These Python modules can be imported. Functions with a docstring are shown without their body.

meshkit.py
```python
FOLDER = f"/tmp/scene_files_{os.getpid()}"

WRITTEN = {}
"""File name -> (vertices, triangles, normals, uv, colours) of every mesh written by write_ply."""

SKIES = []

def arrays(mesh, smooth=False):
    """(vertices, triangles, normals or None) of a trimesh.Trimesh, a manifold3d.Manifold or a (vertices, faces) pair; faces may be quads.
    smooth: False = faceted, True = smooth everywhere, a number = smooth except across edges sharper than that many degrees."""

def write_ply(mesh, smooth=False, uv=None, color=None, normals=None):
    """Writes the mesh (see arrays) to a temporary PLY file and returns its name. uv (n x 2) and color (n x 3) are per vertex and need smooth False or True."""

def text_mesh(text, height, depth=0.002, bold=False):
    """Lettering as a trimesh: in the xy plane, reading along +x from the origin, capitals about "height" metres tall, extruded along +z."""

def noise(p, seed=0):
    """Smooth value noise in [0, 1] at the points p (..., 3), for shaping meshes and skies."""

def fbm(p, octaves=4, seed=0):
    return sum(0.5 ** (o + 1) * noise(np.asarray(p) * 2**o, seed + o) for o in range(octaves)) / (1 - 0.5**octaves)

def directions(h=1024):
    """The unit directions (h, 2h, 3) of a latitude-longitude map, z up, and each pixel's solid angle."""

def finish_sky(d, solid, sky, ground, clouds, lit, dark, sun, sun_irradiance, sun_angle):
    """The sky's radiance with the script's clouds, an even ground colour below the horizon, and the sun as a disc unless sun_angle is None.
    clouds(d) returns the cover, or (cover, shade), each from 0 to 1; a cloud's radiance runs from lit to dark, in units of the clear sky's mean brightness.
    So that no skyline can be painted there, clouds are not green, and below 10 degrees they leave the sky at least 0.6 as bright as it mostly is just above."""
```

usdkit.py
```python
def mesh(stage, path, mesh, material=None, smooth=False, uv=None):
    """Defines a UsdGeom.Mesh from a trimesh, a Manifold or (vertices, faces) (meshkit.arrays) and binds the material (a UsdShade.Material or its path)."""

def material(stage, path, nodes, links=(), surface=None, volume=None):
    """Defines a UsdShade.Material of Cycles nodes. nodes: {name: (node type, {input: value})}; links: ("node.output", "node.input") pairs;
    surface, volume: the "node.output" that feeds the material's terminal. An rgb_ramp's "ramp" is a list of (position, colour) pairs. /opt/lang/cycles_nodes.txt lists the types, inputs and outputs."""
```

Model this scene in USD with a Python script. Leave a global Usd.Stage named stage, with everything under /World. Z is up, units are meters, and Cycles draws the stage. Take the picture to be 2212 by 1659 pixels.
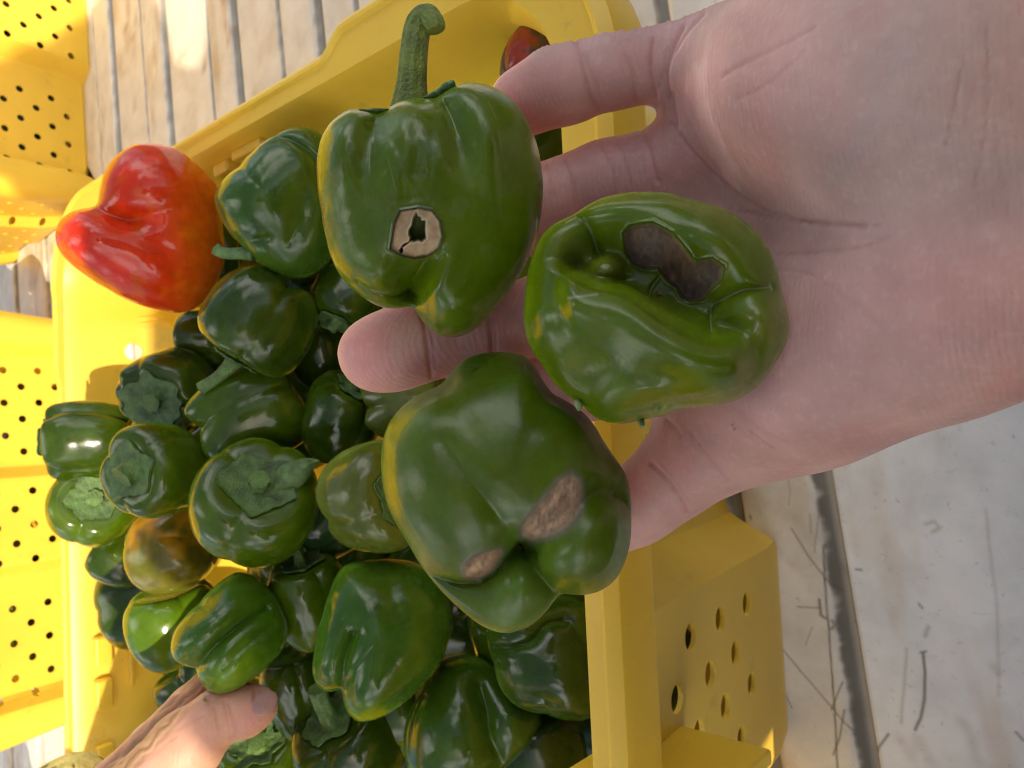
import math, random
import numpy as np, trimesh, usdkit, meshkit, manifold3d
from meshkit import fbm, noise
from scipy.ndimage import gaussian_filter1d
from pxr import Usd, UsdGeom, UsdLux, UsdShade, Gf, Sdf, Vt

stage = Usd.Stage.CreateInMemory()
UsdGeom.SetStageUpAxis(stage, UsdGeom.Tokens.z)
world = UsdGeom.Xform.Define(stage, '/World')
stage.SetDefaultPrim(world.GetPrim())
UsdGeom.Scope.Define(stage, '/World/Looks')

# ------------------------------------------------------------------ camera
PITCH, CAMH, FPX = math.radians(48.0), 0.43, 1640.0
CF = np.array([-math.cos(PITCH), 0, -math.sin(PITCH)])          # view direction
CR = np.array([math.sin(PITCH), 0, -math.cos(PITCH)])           # picture right
CU = np.array([0.0, 1.0, 0.0])                                  # picture up
CC = np.array([0.0, 0.0, CAMH])
cam = UsdGeom.Camera.Define(stage, '/World/camera')
cam.CreateHorizontalApertureAttr(36.0); cam.CreateVerticalApertureAttr(27.0)
cam.CreateFocalLengthAttr(36.0 * FPX / 2212); cam.CreateClippingRangeAttr(Gf.Vec2f(0.01, 200))
cam.CreateExposureAttr(0.82)
cam.CreateFStopAttr(34.0); cam.CreateFocusDistanceAttr(0.185)
M4 = Gf.Matrix4d(*CR, 0, *CU, 0, *(-CF), 0, *CC, 1)
cam.AddTransformOp().Set(M4)

# ------------------------------------------------------------------ sky and sun
SUN_E, SUN_A = math.radians(31), math.radians(-15)
SD = np.array([math.cos(SUN_E) * math.cos(SUN_A), math.cos(SUN_E) * math.sin(SUN_A), math.sin(SUN_E)])
SKY_CLOUD = (20.0, 19.4, 18.8)                                     # thin bright cloud, in the sky's own units
dome = UsdLux.DomeLight.Define(stage, '/World/sky')
skym = usdkit.material(stage, '/World/Looks/sky_look', {
    'sky': ('sky_texture', {'sky_type': 'single_scattering', 'sun_disc': False, 'sun_elevation': SUN_E,
                            'sun_rotation': math.atan2(SD[0], SD[1]), 'aerosol_density': 3.0, 'ozone_density': .3}),
    'tc': ('texture_coordinate', {}), 'n': ('noise_texture', {'scale': 1.7, 'detail': 5.0, 'roughness': .5}),
    'cr': ('map_range', {'from_min': .52, 'from_max': .62, 'to_min': .0, 'to_max': .9, 'clamp': True}),
    'mx': ('mix_color', {'b': SKY_CLOUD, 'use_clamp': False}),
    'bg': ('background_shader', {'strength': 0.092})},
    [('tc.generated', 'n.vector'), ('n.fac', 'cr.value'), ('cr.result', 'mx.fac'), ('sky.color', 'mx.a'), ('mx.result', 'bg.color')], surface='bg.background')
UsdShade.MaterialBindingAPI.Apply(dome.GetPrim()).Bind(skym)
dome.GetPrim().SetCustomDataByKey('kind', 'structure')
sun = UsdLux.DistantLight.Define(stage, '/World/sun')
sun.CreateIntensityAttr(0.9); sun.CreateAngleAttr(0.6); sun.CreateColorAttr(Gf.Vec3f(1.0, 0.86, 0.66))
sun.GetPrim().CreateAttribute('inputs:normalize', Sdf.ValueTypeNames.Bool).Set(True)
_x = np.cross([0, 0, 1.0], SD); _x /= np.linalg.norm(_x); _y = np.cross(SD, _x)
sun.AddTransformOp().Set(Gf.Matrix4d(*_x, 0, *_y, 0, *SD, 0, 0, 0, 3, 1))

# ------------------------------------------------------------------ helpers
def at(px, py, t):
    """point seen at (px, py) of the 2212 x 1659 picture at axial distance t"""
    px, py, t = np.broadcast_arrays(np.asarray(px, float), np.asarray(py, float), np.asarray(t, float))
    u, v = (px - 1106) / FPX, (829.5 - py) / FPX
    return CC + t[..., None] * (CF + u[..., None] * CR + v[..., None] * CU)

def at_z(px, py, z):
    u = (px - 1106) / FPX
    return at(px, py, (z - CAMH) / (CF[2] + u * CR[2]))

def to_px(p):
    d = np.asarray(p) - CC
    t = d @ CF
    return 1106 + FPX * (d @ CR) / t, 829.5 - FPX * (d @ CU) / t

names = {}
def numbered(path):
    k = names.get(path, 0); names[path] = k + 1
    return path if k == 0 else f'{path}_{k:03d}'

def tag(prim, label=None, cat=None, group=None, kind=None):
    for k, v in (('label', label), ('category', cat), ('group', group), ('kind', kind)):
        if v: prim.SetCustomDataByKey(k, v)
    return prim

ORG = {}
def thing(name, label, cat, loc=(0, 0, 0), group=None):
    path = numbered('/World/' + name)
    x = UsdGeom.Xform.Define(stage, path); x.AddTranslateOp().Set(Gf.Vec3d(*map(float, loc)))
    ORG[path] = np.asarray(loc, float)
    return tag(x.GetPrim(), label, cat, group)

def obj(name, mesh, mat, parent=None, smooth=True, cd=None, fl=None, label=None, kind=None):
    """one Mesh prim; mesh vertices in world coordinates"""
    pp = str(parent.GetPath()) if parent is not None else '/World'
    o = ORG.get(pp, np.zeros(3))
    path = numbered(pp + '/' + name)
    ORG[path] = o
    if cd is None and smooth not in (False, True):
        v, f, n = meshkit.arrays(mesh, smooth)
        m = usdkit.mesh(stage, path, (v - o, f), mat, smooth=False)
        m.CreateNormalsAttr(Vt.Vec3fArray.FromNumpy(n.astype(np.float32))); m.SetNormalsInterpolation('vertex')
    else:
        v, f, _ = meshkit.arrays(mesh, False)
        m = usdkit.mesh(stage, path, (v - o, f), mat, smooth=smooth)
    pv = UsdGeom.PrimvarsAPI(m)
    if cd is not None:
        pv.CreatePrimvar('Cd', Sdf.ValueTypeNames.Color3fArray, 'vertex').Set(Vt.Vec3fArray.FromNumpy(np.clip(cd, 0, 1).astype(np.float32)))
    if fl is not None:
        pv.CreatePrimvar('wear', Sdf.ValueTypeNames.FloatArray, 'vertex').Set(Vt.FloatArray.FromNumpy(np.asarray(fl, np.float32)))
    tag(m.GetPrim(), label, None, None, kind)
    return m.GetPrim()

def sstep(a, b, x):
    t = np.clip((x - a) / (b - a), 0, 1)
    return t * t * (3 - 2 * t)

def dpoly(P, poly, closed=False):
    """distance of points (N,2) to a polyline"""
    poly = np.asarray(poly, float)
    if closed: poly = np.vstack([poly, poly[:1]])
    best = np.full(len(P), 1e9)
    for a, b in zip(poly[:-1], poly[1:]):
        d = b - a
        t = np.clip(((P - a) @ d) / max(d @ d, 1e-12), 0, 1)
        best = np.minimum(best, np.hypot(*(P - a - t[:, None] * d).T))
    return best

def inside(P, poly):
    poly = np.asarray(poly, float); x, y = P.T
    r = np.zeros(len(P), bool)
    for (x0, y0), (x1, y1) in zip(poly, np.roll(poly, -1, 0)):
        if y0 == y1: continue
        c = ((y0 > y) != (y1 > y)) & (x < (x1 - x0) * (y - y0) / (y1 - y0) + x0)
        r ^= c
    return r

def sdpoly(P, poly):
    return np.where(inside(P, poly), -1, 1) * dpoly(P, poly, True)

def grid_faces(n, m, wrap=False):
    """quads of an n x m vertex grid as triangles; wrap joins the last column to the first"""
    i, j = np.meshgrid(np.arange(n - 1), np.arange(m if wrap else m - 1), indexing='ij')
    a = i * m + j; b = i * m + (j + 1) % m; c = (i + 1) * m + (j + 1) % m; d = (i + 1) * m + j
    return np.concatenate([np.stack([a, b, c], -1).reshape(-1, 3), np.stack([a, c, d], -1).reshape(-1, 3)])

def bez(pts, n):
    """smooth curve through points (Catmull-Rom), n samples; any dimension"""
    p = np.asarray(pts, float); p = np.vstack([2 * p[0] - p[1], p, 2 * p[-1] - p[-2]])
    k = len(p) - 3; out = []
    for s in np.linspace(0, k - 1e-6, n):
        i = int(s); t = s - i; a, b, c, d = p[i:i + 4]
        out.append(.5 * (2 * b + (c - a) * t + (2 * a - 5 * b + 4 * c - d) * t * t + (3 * b - a - 3 * c + d) * t ** 3))
    return np.array(out)

def tube(pts, radii, nseg=20, nlen=40, ridges=0, ramp=0.0, seed=0):
    """closed tube along a smooth curve with ridges along it"""
    q = bez(np.column_stack([pts, radii]), nlen); c, r = q[:, :3], q[:, 3]
    T = np.gradient(c, axis=0); T /= np.linalg.norm(T, axis=1, keepdims=True)
    ref = np.cross(T[0], [.3, .5, .81]); ref /= np.linalg.norm(ref); V = []
    ph = np.arange(nseg) / nseg * 2 * np.pi
    for k in range(nlen):
        ref = ref - T[k] * (ref @ T[k]); ref /= np.linalg.norm(ref); bi = np.cross(T[k], ref)
        rr = r[k] * (1 + ramp * (np.abs(np.cos(ph * ridges / 2)) - .6) if ridges else 1 + 0 * ph)
        V.append(c[k] + rr[:, None] * (np.cos(ph)[:, None] * ref + np.sin(ph)[:, None] * bi))
    V = np.vstack(V + [[c[0]], [c[-1]]])
    f = grid_faces(nlen, nseg, True)
    j = np.arange(nseg); e0, e1 = nlen * nseg, nlen * nseg + 1
    f = np.vstack([f, np.stack([(j + 1) % nseg, j, 0 * j + e0], 1), np.stack([(nlen - 1) * nseg + j, (nlen - 1) * nseg + (j + 1) % nseg, 0 * j + e1], 1)])
    return V, f

def box(c, size, R=None, bev=0.0):
    if bev:
        s = np.asarray(size) - 2 * bev
        m = manifold3d.Manifold.batch_hull([manifold3d.Manifold.sphere(bev, 12).translate([sx * s[0] / 2, sy * s[1] / 2, sz * s[2] / 2]) for sx in (-1, 1) for sy in (-1, 1) for sz in (-1, 1)])
        v, f, _ = meshkit.arrays(m)
    else:
        b = trimesh.creation.box(size); v, f = np.array(b.vertices), np.array(b.faces)
    if R is not None: v = v @ np.asarray(R).T
    return v + np.asarray(c), f

def join(*ms):
    V, F, o = [], [], 0
    for v, f in ms:
        V.append(v); F.append(np.asarray(f) + o); o += len(v)
    return np.vstack(V), np.vstack(F)

# signed distance bodies on a grid, meshed by surface nets
class Field:
    def __init__(s, lo, hi, h):
        s.lo, s.h = np.asarray(lo, float), h
        s.n = np.ceil((np.asarray(hi) - s.lo) / h).astype(int) + 1
        s.g = np.full(s.n, 0.05, np.float32)
        s.ax = [s.lo[k] + h * np.arange(s.n[k]) for k in range(3)]
    def cone(s, a, b, r1, r2, k, op='add', squash=None):
        a, b = np.asarray(a, float), np.asarray(b, float); R = max(r1, r2) + 2.5 * k + 2 * s.h
        i0 = np.clip(np.floor((np.minimum(a, b) - R - s.lo) / s.h).astype(int), 0, s.n); i1 = np.clip(np.ceil((np.maximum(a, b) + R - s.lo) / s.h).astype(int) + 1, 0, s.n)
        if (i1 <= i0).any(): return
        sl = tuple(slice(p, q) for p, q in zip(i0, i1))
        X, Y, Z = np.meshgrid(*[s.ax[q][sl[q]] for q in range(3)], indexing='ij')
        P = np.stack([X, Y, Z], -1) - a; ba = b - a; L2 = max(ba @ ba, 1e-12); L = math.sqrt(L2)
        t = P @ ba / L2
        y = np.sqrt(np.maximum((P * P).sum(-1) - t * t * L2, 0)); x = t * L
        sn = np.clip((r1 - r2) / L, -.99, .99); cs = math.sqrt(1 - sn * sn)
        kk = x * cs - 0  # projection onto slanted side
        k1 = -y * sn + x * cs
        d = np.where(k1 < 0, np.sqrt(x * x + y * y) - r1, np.where(k1 > L * cs, np.sqrt((x - L) ** 2 + y * y) - r2, y * cs + x * sn - r1))
        g = s.g[sl]
        if op == 'add':
            hh = np.clip(.5 + .5 * (g - d) / k, 0, 1); s.g[sl] = g + (d - g) * hh - k * hh * (1 - hh)
        else:
            hh = np.clip(.5 - .5 * (g + d) / k, 0, 1); s.g[sl] = g + (-d - g) * hh + k * hh * (1 - hh)
    def mesh(s):
        g = s.g; n = g.shape; sg = g < 0
        cnt = np.zeros(np.array(n) - 1, np.float32); acc = np.zeros((*cnt.shape, 3), np.float32)
        off = [np.array(o) for o in np.ndindex(2, 2, 2)]
        def sub(o): return tuple(slice(o[k], n[k] - 1 + o[k]) for k in range(3))
        for o in off:
            for ax in range(3):
                if o[ax]: continue
                o2 = o.copy(); o2[ax] = 1
                ga, gb = g[sub(o)], g[sub(o2)]; m = (ga < 0) != (gb < 0)
                t = np.where(m, ga / np.where(m, ga - gb, 1), 0)
                for k in range(3): acc[..., k] += m * (o[k] + (t if k == ax else 0))
                cnt += m
        act = cnt > 0; idx = np.full(cnt.shape, -1, np.int64); idx[act] = np.arange(act.sum())
        cell = np.argwhere(act)
        V = s.lo + s.h * (cell + acc[act] / cnt[act][:, None])
        F = []
        for ax in range(3):
            b, c = [(1, 2), (2, 0), (0, 1)][ax]
            sl = [slice(None)] * 3; sl2 = [slice(None)] * 3; sl[ax] = slice(0, -1); sl2[ax] = slice(1, None)
            a0, a1 = sg[tuple(sl)], sg[tuple(sl2)]
            for flip, m in ((False, a0 & ~a1), (True, ~a0 & a1)):
                e = np.argwhere(m); e = e[(e[:, b] > 0) & (e[:, c] > 0) & (e[:, b] < n[b] - 1) & (e[:, c] < n[c] - 1)]
                if not len(e): continue
                def cid(db, dc):
                    q = e.copy(); q[:, b] += db; q[:, c] += dc; return idx[tuple(q.T)]
                q0, q1, q2, q3 = cid(-1, -1), cid(0, -1), cid(0, 0), cid(-1, 0)
                t1, t2 = np.stack([q0, q1, q2], 1), np.stack([q0, q2, q3], 1)
                F += [t1[:, ::-1], t2[:, ::-1]] if flip else [t1, t2]
        return V, np.vstack(F)

def smooth_mesh(v, f, it=6):
    m = trimesh.Trimesh(v, f, process=False)
    trimesh.smoothing.filter_taubin(m, lamb=.5, nu=.52, iterations=it)
    return np.array(m.vertices), f

def vnormals(v, f):
    n = np.zeros_like(v); c = np.cross(v[f[:, 1]] - v[f[:, 0]], v[f[:, 2]] - v[f[:, 0]])
    for k in range(3): np.add.at(n, f[:, k], c)
    return n / np.maximum(np.linalg.norm(n, axis=1, keepdims=True), 1e-12)

# ------------------------------------------------------------------ materials
LK = '/World/Looks/'
def mat(name, nodes, links, surface='p.BSDF'):
    return usdkit.material(stage, LK + name, nodes, links, surface=surface)

def skinlike(name, rough=.3, noise_scale=60, bump=.15, dist=.0006, extra=None, var=.25, links=(), p=None):
    """a principled surface coloured by the vertex colours Cd, with fine grain"""
    nodes = {'cd': ('attribute', {'attribute': 'Cd'}), 'tc': ('texture_coordinate', {}),
             'n': ('noise_texture', {'scale': noise_scale, 'detail': 5.0, 'roughness': .6}),
             'mr': ('map_range', {'from_min': .3, 'from_max': .7, 'to_min': 1 - var, 'to_max': 1 + var, 'clamp': True}),
             'mul': ('mix_color', {'blend_type': 'multiply', 'fac': 1.0, 'use_clamp': False}),
             'n2': ('noise_texture', {'scale': noise_scale * 6, 'detail': 4.0}),
             'b': ('bump', {'strength': bump, 'distance': dist}),
             'p': ('principled_bsdf', {'roughness': rough, **(p or {})})}
    nodes.update(extra or {})
    L = [('tc.object', 'n.vector'), ('tc.object', 'n2.vector'), ('n.fac', 'mr.value'), ('cd.color', 'mul.a'), ('mr.result', 'mul.b'),
         ('mul.result', 'p.base_color'), ('n2.fac', 'b.height'), ('b.normal', 'p.normal')] + list(links)
    return mat(name, nodes, L)

# pepper skin: waxy, with pale pores and uneven gloss
def pepper_look(name, pores, rough, patch=24):
    return skinlike(name, rough, 90, .10, .0005, {
        'v': ('voronoi_texture', {'scale': pores, 'feature': 'f1', 'randomness': 1.0}),
        'vr': ('map_range', {'from_min': .10, 'from_max': .22, 'to_min': .22, 'to_max': .0, 'clamp': True}),
        'sp': ('mix_color', {'blend_type': 'mix', 'b': (.16, .24, .05), 'use_clamp': False}),
        'rn': ('noise_texture', {'scale': patch * 4.0, 'detail': 5.0, 'roughness': .6}),
        'rr': ('map_range', {'from_min': .35, 'from_max': .68, 'to_min': rough * .75, 'to_max': rough * 1.6, 'clamp': True}),
        'wr': ('attribute', {'attribute': 'wear'}),
        'ra': ('math', {'math_type': 'add', 'use_clamp': True}),
        'n3': ('noise_texture', {'scale': 130.0, 'detail': 3.0}),
        'b2': ('bump', {'strength': .07, 'distance': .0010})}, var=.22,
        links=[('tc.object', 'v.vector'), ('v.distance', 'vr.value'), ('vr.result', 'sp.fac'), ('mul.result', 'sp.a'), ('sp.result', 'p.base_color'),
               ('tc.object', 'rn.vector'), ('rn.fac', 'rr.value'), ('rr.result', 'ra.value1'), ('wr.fac', 'ra.value2'), ('ra.value', 'p.roughness'),
               ('tc.object', 'n3.vector'), ('n3.fac', 'b2.height'), ('b.normal', 'b2.normal'), ('b2.normal', 'p.normal')],
        p={'specular_ior_level': .45})
L_held = pepper_look('held_pepper_skin', 1000, .17)
L_pep = pepper_look('pepper_skin', 1000, .14)
L_red = pepper_look('red_pepper_skin', 1000, .10)
L_stem = skinlike('pepper_stem', .5, 190, .6, .0014, var=.5)

L_skin = skinlike('hand_skin', .48, 70, .22, .0007, {
    'w': ('wave_texture', {'scale': 260.0, 'distortion': 5.0, 'detail': 3.0, 'detail_scale': .7, 'bands_direction': 'x'}),
    'b2': ('bump', {'strength': .12, 'distance': .0005}), 'vo': ('voronoi_texture', {'scale': 900.0, 'feature': 'distance_to_edge'}),
    'b3': ('bump', {'strength': .17, 'distance': .0005})}, var=.10,
    links=[('tc.object', 'w.vector'), ('w.fac', 'b2.height'), ('b.normal', 'b2.normal'), ('tc.object', 'vo.vector'), ('vo.distance', 'b3.height'), ('b2.normal', 'b3.normal'), ('b3.normal', 'p.normal')],
    p={'subsurface_weight': .35, 'subsurface_scale': .004, 'subsurface_radius': (1, .35, .2), 'specular_ior_level': .35})

def plastic(name, col):
    return mat(name, {
        'tc': ('geometry', {}), 'n': ('noise_texture', {'scale': 7.0, 'detail': 4.0}),
        'r': ('rgb_ramp', {'ramp': [(.3, tuple(c * .86 for c in col)), (.7, tuple(min(1, c * 1.08) for c in col))]}),
        'n2': ('noise_texture', {'scale': 45.0, 'detail': 6.0, 'roughness': .7}),
        'dr': ('map_range', {'from_min': .60, 'from_max': .76, 'to_min': 0.0, 'to_max': .38, 'clamp': True}),
        'dm': ('mix_color', {'b': (.30, .19, .06)}),
        'n4': ('noise_texture', {'scale': 420.0, 'detail': 2.0}),
        'd4': ('map_range', {'from_min': .74, 'from_max': .80, 'to_min': 0.0, 'to_max': .5, 'clamp': True}),
        'dm4': ('mix_color', {'b': (.16, .09, .03)}),
        'n3': ('noise_texture', {'scale': 600.0, 'detail': 2.0}),
        'b': ('bump', {'strength': .16, 'distance': .0006}),
        'p': ('principled_bsdf', {'roughness': .42, 'subsurface_weight': .15, 'subsurface_scale': .006, 'subsurface_radius': (1, .7, .1)})},
        [('tc.position', 'n.vector'), ('tc.position', 'n2.vector'), ('tc.position', 'n3.vector'), ('tc.position', 'n4.vector'), ('n.fac', 'r.fac'), ('r.color', 'dm.a'), ('n2.fac', 'dr.value'),
         ('dr.result', 'dm.fac'), ('dm.result', 'dm4.a'), ('n4.fac', 'd4.value'), ('d4.result', 'dm4.fac'), ('dm4.result', 'p.base_color'), ('n3.fac', 'b.height'), ('b.normal', 'p.normal')])
L_yel = plastic('yellow_plastic', (.85, .53, .045))
L_bed = skinlike('truck_paint', .42, 30, .2, .0006, {
    'dn': ('noise_texture', {'scale': 220.0, 'detail': 5.0, 'roughness': .75}), 'dr': ('map_range', {'from_min': .60, 'from_max': .74, 'to_min': 0.0, 'to_max': .45, 'clamp': True}),
    'dm': ('mix_color', {'b': (.22, .17, .12)})}, var=.12,
    links=[('tc.object', 'dn.vector'), ('dn.fac', 'dr.value'), ('dr.result', 'dm.fac'), ('mul.result', 'dm.a'), ('dm.result', 'p.base_color')])
L_cloth = mat('jacket_cloth', {'p': ('principled_bsdf', {'base_color': (.16, .17, .20), 'roughness': .9}), 'n': ('noise_texture', {'scale': 300.0}), 'b': ('bump', {'strength': .3, 'distance': .002})}, [('n.fac', 'b.height'), ('b.normal', 'p.normal')])
L_cuff = skinlike('glove_knit', .8, 200, .6, .0015, var=.3)
L_soil = mat('soil', {'g': ('geometry', {}), 'n': ('noise_texture', {'scale': 4.0, 'detail': 8.0}), 'r': ('rgb_ramp', {'ramp': [(.3, (.09, .06, .04)), (.7, (.2, .15, .1))]}), 'p': ('principled_bsdf', {'roughness': .95})}, [('g.position', 'n.vector'), ('n.fac', 'r.fac'), ('r.color', 'p.base_color')])

# ------------------------------------------------------------------ ground, truck bed
def flat_sheet(lo, hi, z, n=2):
    x, y = np.linspace(lo[0], hi[0], n), np.linspace(lo[1], hi[1], n)
    X, Y = np.meshgrid(x, y, indexing='ij')
    return np.stack([X.ravel(), Y.ravel(), 0 * X.ravel() + z], 1), grid_faces(n, n)
v, f = flat_sheet((-60, -60), (60, 60), -0.9)
tag(obj('ground', (v, f), L_soil, smooth=False), 'bare brown field soil under the truck', 'ground', kind='structure')

BK = -0.16                                       # the ribs of the bed run along y, turned by this slope: q = x - BK * y
EDGES = [(-.212, -.167), (-.395, -.345), (-.52, -.47), (-.649, -.59), (-.80, -.748), (-.98, -.923), (-1.145, -1.09), (-1.30, -1.25), (-1.47, -1.42), (-1.64, -1.59), (-1.81, -1.76)]
def bed_height(q):
    z = np.zeros_like(q)
    for k, (a, b) in enumerate(EDGES):
        w = .0045
        z += .004 * sstep(a - w, a + w, q) * (1 - sstep(b - w, b + w, q))          # raised rib
        d0 = .005
        z -= d0 * sstep(a - .011, a - .009, q) * (1 - sstep(a - .0025, a, q)) + (d0 + .002) * sstep(b, b + .003, q) * (1 - sstep(b + .0095, b + .0105, q))
    z += .0015 * sstep(-.157, -.1565, q)
    return z
qs = [np.arange(-.235, -.05, .0008)]
for a, b in EDGES[1:]:
    qs.append(np.arange(a - .014, b + .016, .0018))
qs.append(np.arange(-1.95, .0, .012))
qs = np.unique(np.round(np.concatenate(qs), 4))
ys = np.unique(np.round(np.concatenate([np.arange(-.34, .0, .0008), np.arange(.0, 1.2, .010), np.arange(-.8, -.34, .02)]), 4))
Q, Y = np.meshgrid(qs, ys, indexing='ij'); q, y = Q.ravel(), Y.ravel()
X = q + BK * y
Z = bed_height(q) + .0006 * (fbm(np.stack([q * 20, y * 5, 0 * q], 1), 3, 4) - .5) * 2
bedP = np.stack([q, y], 1)
c = np.empty((len(q), 3)); c[:] = (.71, .66, .56)
st = fbm(np.stack([q * 70, y * 4.5, 0 * q], 1), 4, 7)                                # long brown streaks
c *= (1 - .34 * sstep(.56, .8, st)[:, None] * np.array([.35, .6, .85]))
st2 = fbm(np.stack([q * 28, y * 22, 0 * q + 3], 1), 5, 11)
c *= (1 - .45 * sstep(.55, .8, st2)[:, None] * np.array([.5, .7, .9]))
wp = sstep(-.157, -.154, q)[:, None]                                                 # the wide pale panel nearest the viewer
st3 = fbm(np.stack([q * 40, y * 12, 0 * q + 9], 1), 5, 21)
panel = np.array([.90, .93, .97]) * (1 - .22 * sstep(.5, .78, st3)[:, None] * np.array([.5, .8, 1.1]))
c = c * (1 - wp) + panel * wp
nr = sstep(-.215, -.205, q)[:, None] * (1 - wp)
c = c * (1 - nr) + nr * np.array([.80, .76, .68]) * (1 - .3 * sstep(.5, .75, st2)[:, None] * np.array([.6, .8, 1]))
grv = np.zeros(len(q))  # groove dirt, with the shade along the channel edges painted in
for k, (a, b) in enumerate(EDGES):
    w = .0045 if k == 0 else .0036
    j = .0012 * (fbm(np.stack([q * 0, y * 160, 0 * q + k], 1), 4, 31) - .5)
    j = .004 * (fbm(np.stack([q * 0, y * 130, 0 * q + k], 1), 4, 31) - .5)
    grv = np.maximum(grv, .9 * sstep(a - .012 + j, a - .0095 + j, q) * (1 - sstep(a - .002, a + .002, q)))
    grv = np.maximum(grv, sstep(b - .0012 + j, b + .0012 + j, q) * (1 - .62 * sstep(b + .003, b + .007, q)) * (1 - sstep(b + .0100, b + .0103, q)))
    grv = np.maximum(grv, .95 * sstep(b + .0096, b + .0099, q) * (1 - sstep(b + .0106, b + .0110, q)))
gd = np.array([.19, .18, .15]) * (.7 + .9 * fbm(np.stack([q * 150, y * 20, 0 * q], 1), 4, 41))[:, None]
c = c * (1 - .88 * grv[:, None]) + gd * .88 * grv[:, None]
def bed_mark(pts, wid, col, amt):
    global c
    p = at_z(np.array(pts, float)[:, 0], np.array(pts, float)[:, 1], 0.0)
    pq = np.stack([p[:, 0] - BK * p[:, 1], p[:, 1]], 1)
    sel = np.nonzero((bedP[:, 0] > pq[:, 0].min() - .02) & (bedP[:, 0] < pq[:, 0].max() + .02) & (bedP[:, 1] > pq[:, 1].min() - .02) & (bedP[:, 1] < pq[:, 1].max() + .02))[0]
    if not len(sel): return
    P = bedP[sel] + .0012 * (fbm(np.stack([bedP[sel, 0] * 60, bedP[sel, 1] * 60, 0 * sel], 1), 3, 3) - .5)[:, None]
    m = min(amt, 1) * .85 * np.exp(-(dpoly(P, pq) / (wid * .68)) ** 2)[:, None]
    c[sel] = c[sel] * (1 - m) + np.array(col) * m
DK = (.06, .035, .02)
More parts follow.
